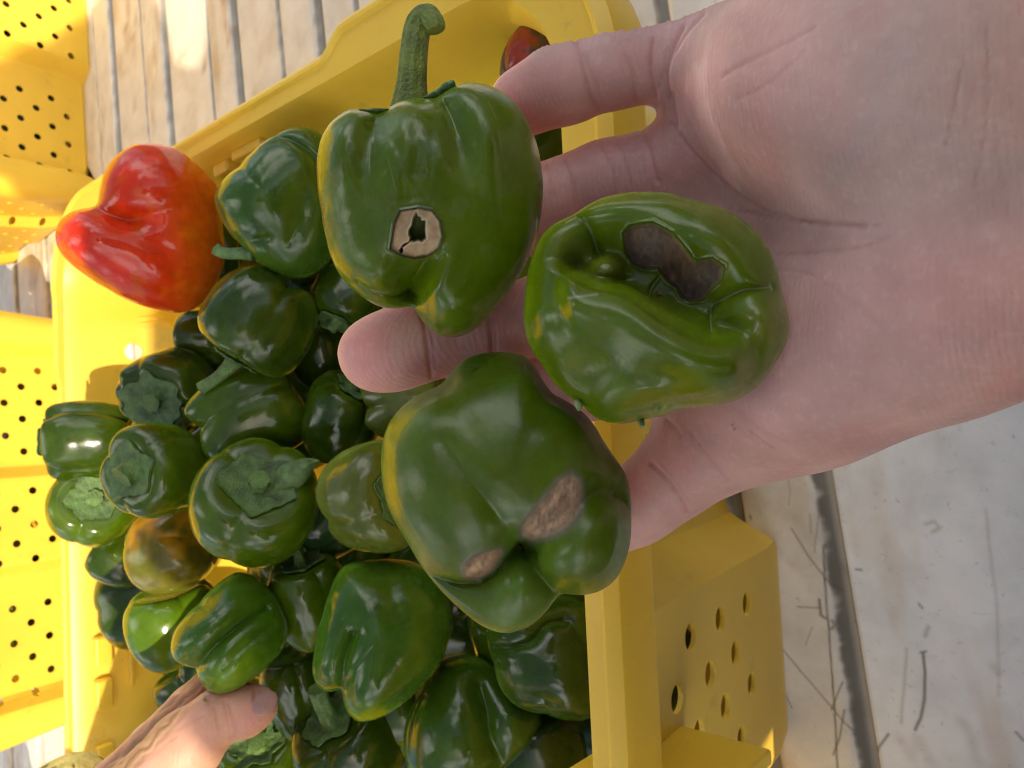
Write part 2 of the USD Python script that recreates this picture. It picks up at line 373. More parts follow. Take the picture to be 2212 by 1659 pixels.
for pts, wd, col, am in [
    ([(1782, 1177), (1790, 1290), (1800, 1420), (1808, 1530), (1814, 1659)], .0008, DK, .95), ([(1715, 1140), (1750, 1195), (1785, 1240), (1812, 1280)], .0008, (.20, .15, .09), .9),
    ([(1682, 1378), (1730, 1440), (1790, 1510), (1843, 1575)], .0007, (.20, .15, .09), .9), ([(1776, 1292), (1778, 1325), (1788, 1332)], .0012, DK, .9),
    ([(1728, 1308), (1774, 1310)], .0007, (.25, .19, .12), .8), ([(1824, 1470), (1800, 1530)], .0006, DK, .8), ([(1828, 1530), (1818, 1590), (1805, 1625)], .0008, DK, .8),
    ([(1690, 1475), (1716, 1525)], .0006, (.2, .15, .1), .8), ([(1996, 1410), (2000, 1450), (1998, 1510), (1990, 1550), (1978, 1575)], .0011, DK, .95), ([(1990, 1408), (2002, 1405)], .0008, DK, .8),
    ([(1920, 1585), (1900, 1612), (1892, 1640)], .0009, DK, .85), ([(2197, 1580), (2212, 1597)], .001, DK, .8), ([(2000, 1372), (2004, 1362), (2008, 1352)], .0016, (.10, .24, .17), .5),
    ([(1987, 1303), (1994, 1312)], .0009, DK, .8), ([(2002, 1131), (2020, 1126), (2030, 1140), (2016, 1148)], .0014, (.42, .36, .28), .55), ([(1622, 1028), (1628, 1034)], .0016, (.25, .17, .1), .6),
    ([(1627, 1112), (1629, 1118)], .001, DK, .9), ([(2150, 1440), (2156, 1450)], .003, (.45, .38, .30), .4), ([(1960, 1400), (1955, 1480), (1948, 1560)], .0012, (.4, .33, .25), .5),
    ([(2130, 1100), (2155, 1300), (2160, 1500)], .0012, (.55, .52, .48), .5), ([(1765, 1190), (1772, 1100)], .0006, (.3, .25, .18), .7), ([(1950, 1600), (1970, 1630), (1985, 1600), (2010, 1640)], .006, (.42, .33, .32), .35),
    ([(2080, 1560), (2100, 1590), (2110, 1640)], .005, (.42, .33, .30), .35), ([(1700, 1000), (1712, 1060), (1709, 1090)], .0007, (.35, .3, .22), .6), ([(1755, 1110), (1757, 1150)], .0007, (.35, .3, .22), .6),
    ([(1745, 1390), (1760, 1350)], .0005, (.3, .24, .16), .7), ([(1850, 1230), (1862, 1231)], .0009, DK, .8), ([(1801, 1338), (1806, 1350), (1800, 1356)], .0012, DK, .7),
    ([(495, 60), (508, 75), (500, 90)], .006, (.30, .18, .10), .6), ([(445, 120), (441, 145)], .0045, (.10, .09, .07), .9), ([(288, 20), (300, 60), (285, 85), (270, 60)], .005, (.25, .13, .07), .6),
    ([(275, 5), (280, 45), (290, 100), (292, 240)], .005, (.33, .2, .12), .55), ([(300, 50), (310, 30), (320, 45)], .003, (.25, .13, .07), .5)]:
    bed_mark(pts, wd, col, am)
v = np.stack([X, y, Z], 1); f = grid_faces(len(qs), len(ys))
brd = join(box((.045, .1, .05), (.03, 2.2, .235), None, .006))  # added board, out of view, to keep sun off the near bed
_und = np.array([[-2.1, -1.6, -.06], [.26, -1.6, -.06], [.26, 1.2, -.06], [-2.1, 1.2, -.06]])
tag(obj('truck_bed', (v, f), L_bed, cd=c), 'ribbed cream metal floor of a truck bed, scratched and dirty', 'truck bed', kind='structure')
tag(obj('added_side_board', brd, L_bed, smooth=30, cd=None), 'added low pale board out of view, keeping sun off the near edge of the truck bed', 'side board', kind='structure')

# ------------------------------------------------------------------ harvest crates
CA, CB, CH = .241, .290, .23                      # half depth and half length of the walls at the rim, height
def crate_local(feature_sides='all'):
    """closed shell of one crate in its own frame: x = depth (near side +), y = length"""
    r0 = .046
    # loop of the outer wall at the rim, walked counter-clockwise, with normals and side coordinates
    P, N, S = [], [], []
    def line(p0, p1, nrm, side):
        L = np.linalg.norm(np.subtract(p1, p0)); n = int(L / .005)
        for t in (np.arange(n) + .5) / n:
            P.append(np.add(p0, np.multiply(t, np.subtract(p1, p0)))); N.append(nrm); S.append((side, P[-1][1] if side in 'nf' else P[-1][0]))
    def arc(c, a0):
        for t in (np.arange(14) + .5) / 14:
            a = math.radians(a0 + 90 * t); nn = (math.cos(a), math.sin(a)); P.append(np.add(c, np.multiply(r0, nn))); N.append(nn); S.append(('c', 0))
    a, b = CA - r0, CB - r0
    line((CA, -b), (CA, b), (1, 0), 'n'); arc((a, b), 0)
    line((a, CB), (-a, CB), (0, 1), 's'); arc((-a, b), 90)
    line((-CA, b), (-CA, -b), (-1, 0), 'f'); arc((-a, -b), 180)
    line((-a, -CB), (a, -CB), (0, -1), 's'); arc((a, -b), 270)
    P, N = np.array(P), np.array(N)
    cor = np.zeros(len(P)); fl = np.zeros(len(P))
    for k, (sd, w) in enumerate(S):
        if sd in 'nf':
            cor[k] = -.030 * (sstep(.052, .074, abs(w)) * (1 - sstep(CB - .075, CB - .055, abs(w)))) if sd == 'n' else -.022 * (sstep(.075, .095, abs(w)) * (1 - sstep(CB - .075, CB - .055, abs(w))))
            fl[k] = .007 * sstep(CB - .12, CB - .105, abs(w))
        elif sd == 's':
            cor[k] = -.016 * (sstep(.05, .065, abs(w)) * (1 - sstep(CA - .07, CA - .055, abs(w))))
            fl[k] = .010 * sstep(CA - .135, CA - .118, abs(w))
        else:
            fl[k] = .010
    T = .0023
    outer = [(0.0, CH - .013), (0.0, CH - .05), (0.0, CH - .07), (0.0, CH * .5), (0.0, .03), (-.004, .006), (-.010, 0.0)]
    rings = []
    def ring(off, z, fw=0.0, cw=1.0, taper=True):
        m = sstep(CH - .04, CH - .075, z) if z < CH - .03 else 0.0
        o = off + fl * fw + cor * m * cw - (.026 * (1 - z / CH) if taper else 0)
        return np.column_stack([P + N * o[:, None], np.full(len(P), z)])
    for o, z in [(-.014 - T, .0045), (-.006 - T, .009), (-T, .03), (-T, CH * .5), (-T, CH - .07), (-T, CH - .05), (-T, CH - .014)]: rings.append(ring(o, z))
    for o, z, w in [(-T + .001, CH - .005, 0), (-T + .003, CH - .0015, .0), (.0035, CH - .001, .3), (.0075, CH - .001, 1), (.0088, CH + .0008, 1), (.0102, CH + .0012, 1), (.0118, CH + .0002, 1), (.0142, CH - .002, 1), (.0150, CH - .005, 1), (.0153, CH - .019, 1), (.0148, CH - .021, 1), (.0130, CH - .021, 1), (.0124, CH - .018, 1), (.0118, CH - .0055, 1), (.003, CH - .0055, .6), (.0005, CH - .009, 0)]:
        rings.append(ring(o, z, w, taper=False))
    for o, z in outer: rings.append(ring(o, z))
    V = np.vstack(rings); n = len(P); F = grid_faces(len(rings), n, True)
    V = np.vstack([V, [[0, 0, .0045]], [[0, 0, 0.0]]]); e0, e1 = len(V) - 2, len(V) - 1
    j = np.arange(n); k = (len(rings) - 1) * n
    F = np.vstack([F, np.stack([(j + 1) % n, j, 0 * j + e0], 1), np.stack([k + j, k + (j + 1) % n, 0 * j + e1], 1)])
    m = trimesh.Trimesh(V, F, process=False)
    if m.volume < 0: F = F[:, ::-1]
    return manifold3d.Manifold(manifold3d.Mesh(np.asarray(V, np.float32), np.asarray(F, np.uint32)))

def crate(label, org, ang, holes, group='yellow harvest crates on the truck bed', extra=None):
    """org: world position of the crate's bottom centre; holes: (axis, x or y, z, radius) drilled through the walls"""
    t = thing('harvest_crate', label, 'crate', org, group)
    ca, sa = math.cos(ang), math.sin(ang)
    R = np.array([[ca, -sa, 0], [sa, ca, 0], [0, 0, 1.0]])
    m = CRATE
    cyl = []
    for ax, w, z, r, sign in holes:
        cyc = manifold3d.Manifold.cylinder(.11, r, r, 18)
        if ax == 'x': cyl.append(cyc.rotate([0, 90, 0]).translate([.165 if sign > 0 else -.275, w, z]))
        else: cyl.append(cyc.rotate([-90, 0, 0]).translate([w, .22 if sign > 0 else -.33, z]))
    if cyl: m = m - manifold3d.Manifold.batch_boolean(cyl, manifold3d.OpType.Add)
    v, f, _ = meshkit.arrays(m)
    obj('shell', (v @ R.T + np.asarray(org), f), L_yel, t, smooth=28)
    return t, R

CRATE = crate_local()
def lattice(ax, sign, lo, hi, zlo, zhi, pw=.0435, pz=.042, r=.0048):
    out, k = [], 0
    z = zlo
    while z < zhi:
        w = lo + (pw / 2 if k % 2 else 0)
        while w < hi:
            out.append((ax, w, z, r, sign)); w += pw
        z += pz / 2; k += 1
    return out

MAIN_O = np.array([-.386, -.158, .0]); MAIN_A = .062
RM = np.array([[math.cos(MAIN_A), -math.sin(MAIN_A), 0], [math.sin(MAIN_A), math.cos(MAIN_A), 0], [0, 0, 1.0]])
holes = []
for px, py in [(1613, 1304), (1556, 1337), (1492, 1376), (1589, 1410), (1534, 1456), (1463, 1510), (1624, 1477), (1567, 1526), (1510, 1584), (1602, 1595), (1639, 1650), (1551, 1650), (1388, 958), (1445, 1640), (1480, 1700), (1575, 1710), (1620, 1750), (1530, 1770)]:
    u = (px - 1106) / FPX; dr = CF + u * CR + (829.5 - py) / FPX * CU
    o = RM.T @ (CC - MAIN_O); d = RM.T @ dr
    t = .3
    for _ in range(8):                                     # the ray meets the tapered near wall
        z = o[2] + t * d[2]; xw = CA - .026 * (1 - z / CH) - (.03 if (o[1] + t * d[1]) > .06 else 0); t = (xw - o[0]) / d[0]
    p = o + t * d
    holes.append(('x', float(p[1]), float(p[2]), .0058, 1))
p = at_z(333, 740, .195); pl = RM.T @ (p - MAIN_O)
holes.append(('x', float(pl[1]) , .183, .0065, -1))
main_crate, _ = crate('yellow plastic harvest crate filled with green peppers, nearest the camera', MAIN_O, MAIN_A, holes)
def loc_main(x, y, z): return RM @ np.array([x, y, z]) + MAIN_O
def main_part(name, c, size, bev=.0015, rot=None):
    R2 = RM if rot is None else RM @ rot
    return obj(name, box(loc_main(*c), size, R2, bev), L_yel, main_crate, smooth=30)
# grip and ribs on the inside of the far wall and of the side wall
main_part('rib', (-CA + .010, -.036 , CH - .040), (.006, .050, .004)); main_part('rib', (-CA + .009, -.145 + .03, CH - .020), (.008, .030, .012)); main_part('rib', (-CA + .009, -.062, CH - .020), (.008, .022, .012))
main_part('rib', (-CA + .009, -.030, CH - .020), (.008, .022, .012))
main_part('handle_rib', (.022, CB - .006, CH - .014), (.030, .006, .012)); main_part('handle_rib', (-.012, CB - .007, CH - .016), (.016, .007, .010))
# stacking tab under the near rim
pt = at(1490, 1640, .27); plc = RM.T @ (pt - MAIN_O)
main_part('stacking_tab', (CA + .003, float(plc[1]) - .006, CH - .045), (.052, .006, .058), .0012, np.array([[1, 0, 0], [0, 1, 0], [0, 0, 1.0]]))

# the two crates farther back on the bed
A1 = math.atan(.14)
R1 = np.array([[math.cos(A1), -math.sin(A1), 0], [math.sin(A1), math.cos(A1), 0], [0, 0, 1.0]])
hl = lattice('x', 1, -.05, .05, .03, .19) + lattice('x', 1, -.22, -.09, .03, .19) + lattice('x', 1, .09, .22, .03, .19) + lattice('y', -1, -.16, .18, .03, .19) + lattice('y', 1, -.16, .18, .03, .19)
k1 = np.array([-1.2144, .2755, 0]); cor1 = np.array([CA - .026, -CB + .026, 0])
crate('yellow perforated crate at the upper left, bare ribbed truck bed in front of it', k1 - R1 @ cor1, A1, hl)
k2 = np.array([-1.165, .085, 0]); cor2 = np.array([CA - .026, CB - .026, 0])
crate('sunlit yellow perforated crate behind the far rim of the pepper crate', k2 - R1 @ cor2, A1, hl)
up_ = np.array([0, 0, CH + .003])
crate('yellow crate stacked on the sunlit perforated crate', k2 - R1 @ cor2 + up_, A1, hl[::3])
crate('topmost yellow crate of the sunlit stack', k2 - R1 @ cor2 + 2 * up_, A1, hl[::3])
crate('yellow crate stacked on the crate at the upper left', k1 - R1 @ cor1 + up_, A1, hl[::3])
crate('topmost yellow crate of the stack at the upper left', k1 - R1 @ cor1 + 2 * up_, A1, hl[::3])

# ------------------------------------------------------------------ the three held peppers
def rad_outline(pts, cen, n=720, sm=2.0):
    p = np.asarray(pts, float) - cen
    a = np.arctan2(-p[:, 1], p[:, 0]); r = np.hypot(*p.T); o = np.argsort(a); a, r = a[o], r[o]
    g = np.linspace(-np.pi, np.pi, n, endpoint=False)
    rr = np.interp(g, np.r_[a - 2 * np.pi, a, a + 2 * np.pi], np.r_[r, r, r])
    return g, gaussian_filter1d(rr, sm * n / 360, mode='wrap')

def held_body(outline, cen, t0, front, back, relief, colour, shrink=.975, sm=2.2, na=560, ns=230):
    """a pepper as a closed surface round the centre seen at cen: outline in picture units, relief(P) in mm"""
    g, rr = rad_outline(outline, np.asarray(cen, float), na, sm)
    rr = rr * shrink
    c0 = at(cen[0], cen[1], t0); nv = CC - c0; nv /= np.linalg.norm(nv)
    ex = np.cross(CU, nv); ex /= np.linalg.norm(ex); ey = np.cross(nv, ex)
    mm = t0 / FPX
    s = np.sin(np.linspace(0.004, np.pi / 2, ns))
    S, G = np.meshgrid(s, g, indexing='ij'); RR = np.broadcast_to(rr, S.shape)
    px = S * RR * np.cos(G); py = -S * RR * np.sin(G)
    P = np.stack([(px + cen[0]).ravel(), (py + cen[1]).ravel()], 1)
    E = np.sqrt(np.maximum(1 - S.ravel() ** 2.3, 0)) ** .88
    fade = np.clip(1 - S.ravel() ** 7, 0, 1)
    z = front * E + relief(P) * fade * np.minimum(1, E * 1.6)
    def world(pxx, pyy, zz): return c0 + (pxx[:, None] * ex - pyy[:, None] * ey) * mm + zz[:, None] * .001 * nv
    V = world(px.ravel(), py.ravel(), z)
    sb = np.sin(np.linspace(np.pi / 2, .02, 60))[1:]
    Sb, Gb = np.meshgrid(sb, g, indexing='ij'); RRb = np.broadcast_to(rr, Sb.shape)
    zb = -back * np.sqrt(np.maximum(1 - Sb ** 2.3, 0)) ** .9
    Vb = world((Sb * RRb * np.cos(Gb)).ravel(), (-Sb * RRb * np.sin(Gb)).ravel(), zb.ravel())
    V = np.vstack([V, Vb, [c0 - nv * back * .001], [c0 + nv * .001 * (front + relief(np.array([cen], float))[0])]])
    nr = ns + len(sb); F = grid_faces(nr, na, True); j = np.arange(na)
    F = np.vstack([F, np.stack([(nr - 1) * na + j, (nr - 1) * na + (j + 1) % na, 0 * j + len(V) - 2], 1), np.stack([(j + 1) % na, j, 0 * j + len(V) - 1], 1)])
    Pa = np.vstack([P, np.stack([(Sb * RRb * np.cos(Gb)).ravel() + cen[0], (-Sb * RRb * np.sin(Gb)).ravel() + cen[1]], 1), [cen], [cen]])
    cd, wear = colour(Pa)
    if trimesh.Trimesh(V, F, process=False).volume < 0: F = F[:, ::-1]
    def surf(x, y, lift=0.0):
        """world point of the front surface over picture point (x, y)"""
        x, y = np.atleast_1d(np.asarray(x, float)), np.atleast_1d(np.asarray(y, float))
        dx, dy = x - cen[0], y - cen[1]; a = np.arctan2(-dy, dx)
        ra = np.interp(a, np.r_[g, np.pi], np.r_[rr, rr[0]]); ss = np.clip(np.hypot(dx, dy) / ra, 0, 1)
        e = np.sqrt(np.maximum(1 - ss ** 2.3, 0)) ** .88
        zz = front * e + relief(np.stack([x, y], 1)) * np.clip(1 - ss ** 7, 0, 1) * np.minimum(1, e * 1.6) + lift
        return world(dx, dy, zz)
    return (V, F), cd, wear, surf, nv, c0

def bump(P, c, r, ang=0.0, p=1.0):
    a = math.radians(ang); d = P - np.asarray(c, float)
    u, v = d[:, 0] * math.cos(a) + d[:, 1] * math.sin(a), -d[:, 0] * math.sin(a) + d[:, 1] * math.cos(a)
    r = np.broadcast_to(np.asarray(r, float), (2,))
    return np.exp(-((u / r[0]) ** 2 + (v / r[1]) ** 2) ** p)

def groove(P, pts, w, taper=True):
    """1 on a curve, fading to the sides; rounded V"""
    q = bez(pts, 30); d = dpoly(P, q)
    return np.exp(-np.sqrt((d / w) ** 2 + .05) * 1.4) if taper else np.exp(-(d / w) ** 2)

def map_pts(l, ox, oy, s): return np.array([(ox + s * x, oy + s * y) for x, y in l], float)

GREEN = np.array([.064, .108, .001])
def px_noise(P, sc, seed, o=4): return fbm(np.column_stack([P / sc, np.full(len(P), seed * 1.7)]), o, seed)

# A, seen from the side with its stem up
mA = lambda l: map_pts(l, 658.3, 137.2, .3802)
outA = mA([(270, 292), (160, 370), (105, 460), (82, 560), (80, 680), (98, 850), (118, 1000), (150, 1130), (200, 1230), (280, 1310), (360, 1370), (430, 1400), (500, 1408), (570, 1398), (612, 1390), (640, 1430), (665, 1475), (720, 1535), (780, 1572), (850, 1582), (930, 1560), (1010, 1500), (1080, 1430), (1160, 1330), (1240, 1200), (1300, 1080), (1340, 960), (1362, 820), (1365, 660), (1350, 560), (1320, 440), (1270, 330), (1190, 220), (1100, 160), (1000, 132), (920, 130), (850, 150), (790, 190), (740, 225), (680, 222), (600, 230), (530, 250), (470, 290), (420, 315), (350, 298)])
ringA = mA([(560, 835), (650, 818), (720, 830), (760, 880), (775, 960), (755, 1020), (700, 1065), (630, 1080), (560, 1060), (505, 1030), (515, 980), (530, 900)])
holeA = mA([(640, 835), (652, 858), (665, 862), (668, 878), (690, 880), (688, 930), (692, 970), (668, 990), (650, 985), (630, 992), (610, 990), (585, 1010), (570, 1022), (572, 1042), (560, 1057), (548, 1040), (555, 1030), (570, 1005), (600, 990), (607, 972), (598, 950), (600, 930), (615, 905), (622, 870)])
cav = mA([(660, 1110), (620, 1200), (600, 1270), (612, 1330), (628, 1400)])
def reliefA(P):
    q = (P - [658.3, 137.2]) / .3802
    z = np.zeros(len(P))
    fall = lambda y0, y1: 1 - sstep(y0, y1, q[:, 1])
    z -= 3.6 * groove(q, [(440, 290), (420, 400), (408, 560), (415, 760)], 75, False) * fall(420, 840) + 3.2 * groove(q, [(440, 290), (422, 400), (412, 500)], 30) * fall(330, 500)
    z -= 3.6 * groove(q, [(760, 210), (815, 340), (865, 500), (890, 680), (905, 820)], 85, False) * fall(420, 860) + 3.2 * groove(q, [(760, 210), (815, 340), (850, 450)], 30) * fall(280, 470)
    z -= .5 * groove(q, [(630, 420), (640, 520), (640, 640)], 36, False)
    z += 1.2 * bump(q, (590, 420), (90, 200)) + 1.6 * bump(q, (250, 560), (90, 260)) + 1.2 * bump(q, (1010, 450), (110, 240))
    # blossom end hollow between the lobes
    z -= 8.5 * bump(q, (600, 1290), (95, 130), -10) + 3.5 * bump(q, (650, 1150), (120, 110))
    z -= 5.0 * groove(q, [(700, 1080), (640, 1180), (603, 1270), (616, 1340), (636, 1420)], 42)
    z -= 3.2 * groove(q, [(600, 1268), (540, 1296), (460, 1290), (390, 1272), (320, 1225)], 26) 
    z -= 1.8 * sstep(0, 40, q[:, 1] - np.interp(q[:, 0], [200, 320, 390, 460, 540, 620], [1150, 1228, 1275, 1292, 1296, 1262])) * (q[:, 0] < 640) 
    z += 2.6 * bump(q, (460, 1170), (150, 90), 10) + 4.5 * bump(q, (860, 1330), (170, 200), -40) + 1.5 * bump(q, (760, 1180), (50, 160), 28)
    z -= 1.0 * groove(q, [(770, 1060), (740, 1130), (690, 1230)], 25, False)
    # scabbed hole
    sr = sdpoly(P, ringA); sh = sdpoly(P, holeA)
    z -= 1.1 * (1 - sstep(-5, 1.5, sr)); z += .5 * np.exp(-((sr + .0) / 4) ** 2)
    z -= 6.0 * (1 - sstep(-4.0, 0.5, sh))
    z += .12 * (px_noise(P, 40, 3) - .5) + .4 * (px_noise(P, 110, 5) - .5)
    return z
def colourA(P):
    c = np.tile(GREEN, (len(P), 1)) * (.85 + .4 * px_noise(P, 130, 8))[:, None]
    yl = px_noise(P, 160, 12)
    c = c * (1 - .3 * sstep(.45, .75, yl)[:, None]) + np.array([.075, .12, .008]) * .3 * sstep(.45, .75, yl)[:, None]
    w = .30 * sstep(.52, .72, px_noise(P * [1, .5], 22, 17)) * sstep(330, 420, P[:, 1]) * (1 - sstep(520, 600, P[:, 1]))
    q = (P - [658.3, 137.2]) / .3802
    for a, b in [((1010, 270), (1050, 370)), ((1060, 430), (1085, 560)), ((750, 1105), (780, 1060)), ((500, 580), (540, 740)), ((900, 300), (905, 330))]:
        m = .16 * np.exp(-(dpoly(q, [a, b]) / 3) ** 2)[:, None]; c = c * (1 - m) + np.array([.32, .38, .2]) * m
    sr = sdpoly(P, ringA); sh = sdpoly(P, holeA)
    tan = np.array([.46, .33, .18]) * (.6 + .75 * px_noise(P, 9, 21))[:, None]
    tan = tan * (1 - .45 * sstep(.5, .8, px_noise(P, 26, 23))[:, None] * [.5, .8, 1])
    m = (1 - sstep(-4, -1, sr))[:, None]; c = c * (1 - m) + tan * m
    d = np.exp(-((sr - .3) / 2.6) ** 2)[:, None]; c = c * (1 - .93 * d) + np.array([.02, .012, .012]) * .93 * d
    pale = (np.exp(-((sh - 1.5) / 1.6) ** 2) * (sr < -4))[:, None]; c = c * (1 - .6 * pale) + np.array([.7, .6, .42]) * .6 * pale
    h = (1 - sstep(-3, 0, sh))[:, None]; c = c * (1 - h) + np.array([.075, .12, .010]) * h
    ys = np.exp(-((q[:, 0] - 1295) / 38) ** 2 - ((q[:, 1] - 470) / 80) ** 2)[:, None] * .8; c = c * (1 - ys) + np.array([.5, .4, .2]) * ys
    return c, w + .5 * m[:, 0]
bodyA, cdA, wA, surfA, nA, c0A = held_body(outA, (925, 440), .179, 20, 17, reliefA, colourA)
tA = thing('bell_pepper', 'green bell pepper with long stem and a tan-edged hole, held near the thumb', 'pepper', c0A)
obj('flesh', bodyA, L_held, tA, cd=cdA, fl=wA)
def stem_cd(v, base=(.10, .17, .025), seed=0, sc=120):
    n = fbm(v * sc, 4, seed); return np.array(base) * (.7 + .6 * n)[:, None]
tt = .183
sp = [at(x, y, tt + dz) for x, y, dz in [(884, 252, .001), (886, 228, 0), (889, 180, -.001), (894, 110, -.002), (903, 58, -.002), (921, 38, -.003), (937, 50, -.004), (942, 66, -.004)]]
sr_ = [r * tt / FPX for r in (46, 41, 32, 29, 28, 27, 23, 19)]
sm_ = tube(np.array(sp), sr_, 60, 90, ridges=9, ramp=.10)
cs_ = stem_cd(sm_[0], (.15, .20, .03), 5, 260)
obj('stem', sm_, L_stem, tA, cd=cs_)
def sheet(pts_grid, thick, nv):
    """a leaf: grid (n, m, 3) of its upper face, given thickness"""
    n, m, _ = pts_grid.shape; a = pts_grid.reshape(-1, 3); b = a - nv * thick
    F = grid_faces(n, m); V = np.vstack([a, b]); k = n * m
    rim = [(0, j) for j in range(m)] + [(i, m - 1) for i in range(1, n)] + [(n - 1, j) for j in range(m - 2, -1, -1)] + [(i, 0) for i in range(n - 2, 0, -1)]
    rim = [i * m + j for i, j in rim]; S = []
    for p, q in zip(rim, rim[1:] + rim[:1]): S += [(q, p, p + k), (q, p + k, q + k)]
    return V, np.vstack([F, F[:, ::-1] + k, np.array(S)])
def px_leaf(top, bottom, t, lift, n=24, m=9, curl=.002):
    A, B = bez(top, n), bez(bottom, n); g = np.empty((n, m, 3)); nv = None
    for j in range(m):
        w = j / (m - 1); xy = A * (1 - w) + B * w
        g[:, j] = at(xy[:, 0], xy[:, 1], np.full(n, t)) - CF * (lift + curl * np.sin(np.pi * w) + .0008 * (noise(np.column_stack([xy / 9, 0 * xy[:, 0]]), 3) - .5)[:, None].T.ravel())[:, None]
    return g
gl = px_leaf([(775, 246), (800, 238), (825, 238), (848, 244)], [(772, 249), (792, 257), (820, 254), (850, 246)], .170, .001)
obj('calyx_leaf', sheet(gl, .0012, -CF), L_stem, tA, cd=stem_cd(sheet(gl, .0012, -CF)[0], (.10, .17, .03), 3, 300))
gl = px_leaf([(915, 216), (940, 200), (962, 182), (978, 178), (985, 188)], [(918, 224), (945, 220), (966, 206), (984, 196), (985, 189)], .172, .001)
obj('calyx_leaf', sheet(gl, .0015, -CF), L_stem, tA, cd=stem_cd(sheet(gl, .0015, -CF)[0], (.09, .19, .06), 4, 300))

# B, its blossom end up, resting on the palm
B0, BS = np.array([1097.2, 384.0]), .3472
mB = lambda l: map_pts(l, *B0, BS)
outB = mB([(405, 215), (480, 165), (580, 118), (700, 95), (860, 90), (1000, 105), (1100, 140), (1200, 175), (1290, 190), (1400, 260), (1500, 340), (1570, 420), (1620, 520), (1655, 620), (1680, 760), (1710, 840), (1725, 950), (1700, 1050), (1640, 1160), (1580, 1260), (1500, 1340), (1400, 1400), (1300, 1425), (1150, 1440), (1050, 1455), (960, 1500), (880, 1508), (800, 1530), (700, 1550), (600, 1540), (520, 1500), (450, 1420), (350, 1360), (270, 1280), (210, 1190), (140, 1090), (90, 980), (75, 850), (90, 700), (110, 560), (150, 430), (200, 330), (270, 270), (340, 240)])
scarB = mB([(730, 380), (770, 345), (830, 338), (900, 335), (960, 370), (1010, 400), (1060, 460), (1120, 540), (1140, 555), (1220, 545), (1285, 590), (1280, 660), (1220, 720), (1190, 770), (1120, 780), (1060, 750), (1040, 700), (980, 650), (930, 580), (850, 580), (780, 545), (740, 480)])
ridgeB = [(380, 560), (430, 615), (500, 668), (600, 688), (700, 690), (800, 750), (900, 830), (1000, 900), (1100, 960), (1200, 1005), (1320, 1020), (1450, 1005)]
def reliefB(P):
    q = (P - B0) / BS; z = np.zeros(len(P))
    rx = np.array(ridgeB); gx_ = np.arange(0, 1800, 10.0); yl = np.interp(q[:, 0], gx_, gaussian_filter1d(np.interp(gx_, rx[:, 0], rx[:, 1]), 6))
    cavm = bump(q, (830, 650), (520, 230), 24, 1.5)
    low = sstep(40, -70, q[:, 1] - yl)                                # above the lower ridge line
    z -= 15.0 * cavm * (.25 + .75 * low)
    z += 5.0 * np.exp(-((q[:, 1] - yl - 110) / 150) ** 2) * sstep(330, 480, q[:, 0]) * (1 - sstep(1300, 1500, q[:, 0]))
    z += 5.5 * bump(q, (640, 570), (95, 80), 0, 1.4) - 1.2 * groove(q, [(545, 640), (640, 672), (740, 640)], 30)
    z += 2.5 * bump(q, (330, 400), (130, 150)) - 3.4 * groove(q, [(415, 225), (470, 270), (530, 340), (578, 470)], 38)
    z -= 4.2 * bump(q, (440, 560), (60, 60)) 
    z -= 3.0 * groove(q, [(1570, 705), (1480, 712), (1380, 725), (1290, 775), (1236, 860), (1228, 960)], 34)
    z += 4.2 * bump(q, (1490, 880), (150, 120), 0) + 2.6 * bump(q, (1240, 380), (260, 130), 40) + 1.8 * bump(q, (800, 210), (300, 70))
    z -= 2.5 * bump(q, (1330, 930), (90, 60))
    # lower flank: soft valleys and the crumpled lower right
    z += 1.8 * bump(q, (250, 850), (150, 140)) - 3.4 * bump(q, (520, 1180), (150, 190), 50) + 2.0 * bump(q, (1000, 1130), (330, 120), 18)
    z += 1.8 * bump(q, (1050, 1270), (300, 70), 2)
    z -= 2.2 * bump(q, (980, 1375), (240, 38), -8) + 2.8 * groove(q, [(850, 1530), (900, 1450), (930, 1390)], 26, False)
    z += 2.0 * bump(q, (1020, 1420), (120, 60))
    z -= .9 * bump(q, (940, 735), (40, 30)) - .8 * bump(q, (960, 780), (80, 60))
    z -= .8 * groove(q, [(880, 740), (900, 680), (940, 630)], 14, False)
    s = sdpoly(P, scarB); z -= 1.6 * (1 - sstep(-9, 2, s)); z += .5 * np.exp(-((s - 2) / 4) ** 2)
    z += 1.1 * (1 - sstep(-8, -2, s)) * (px_noise(P * [1, .5], 8, 2) - .5) 
    z += .12 * (px_noise(P, 36, 4) - .5) + .5 * (px_noise(P, 120, 6) - .5)
    return z
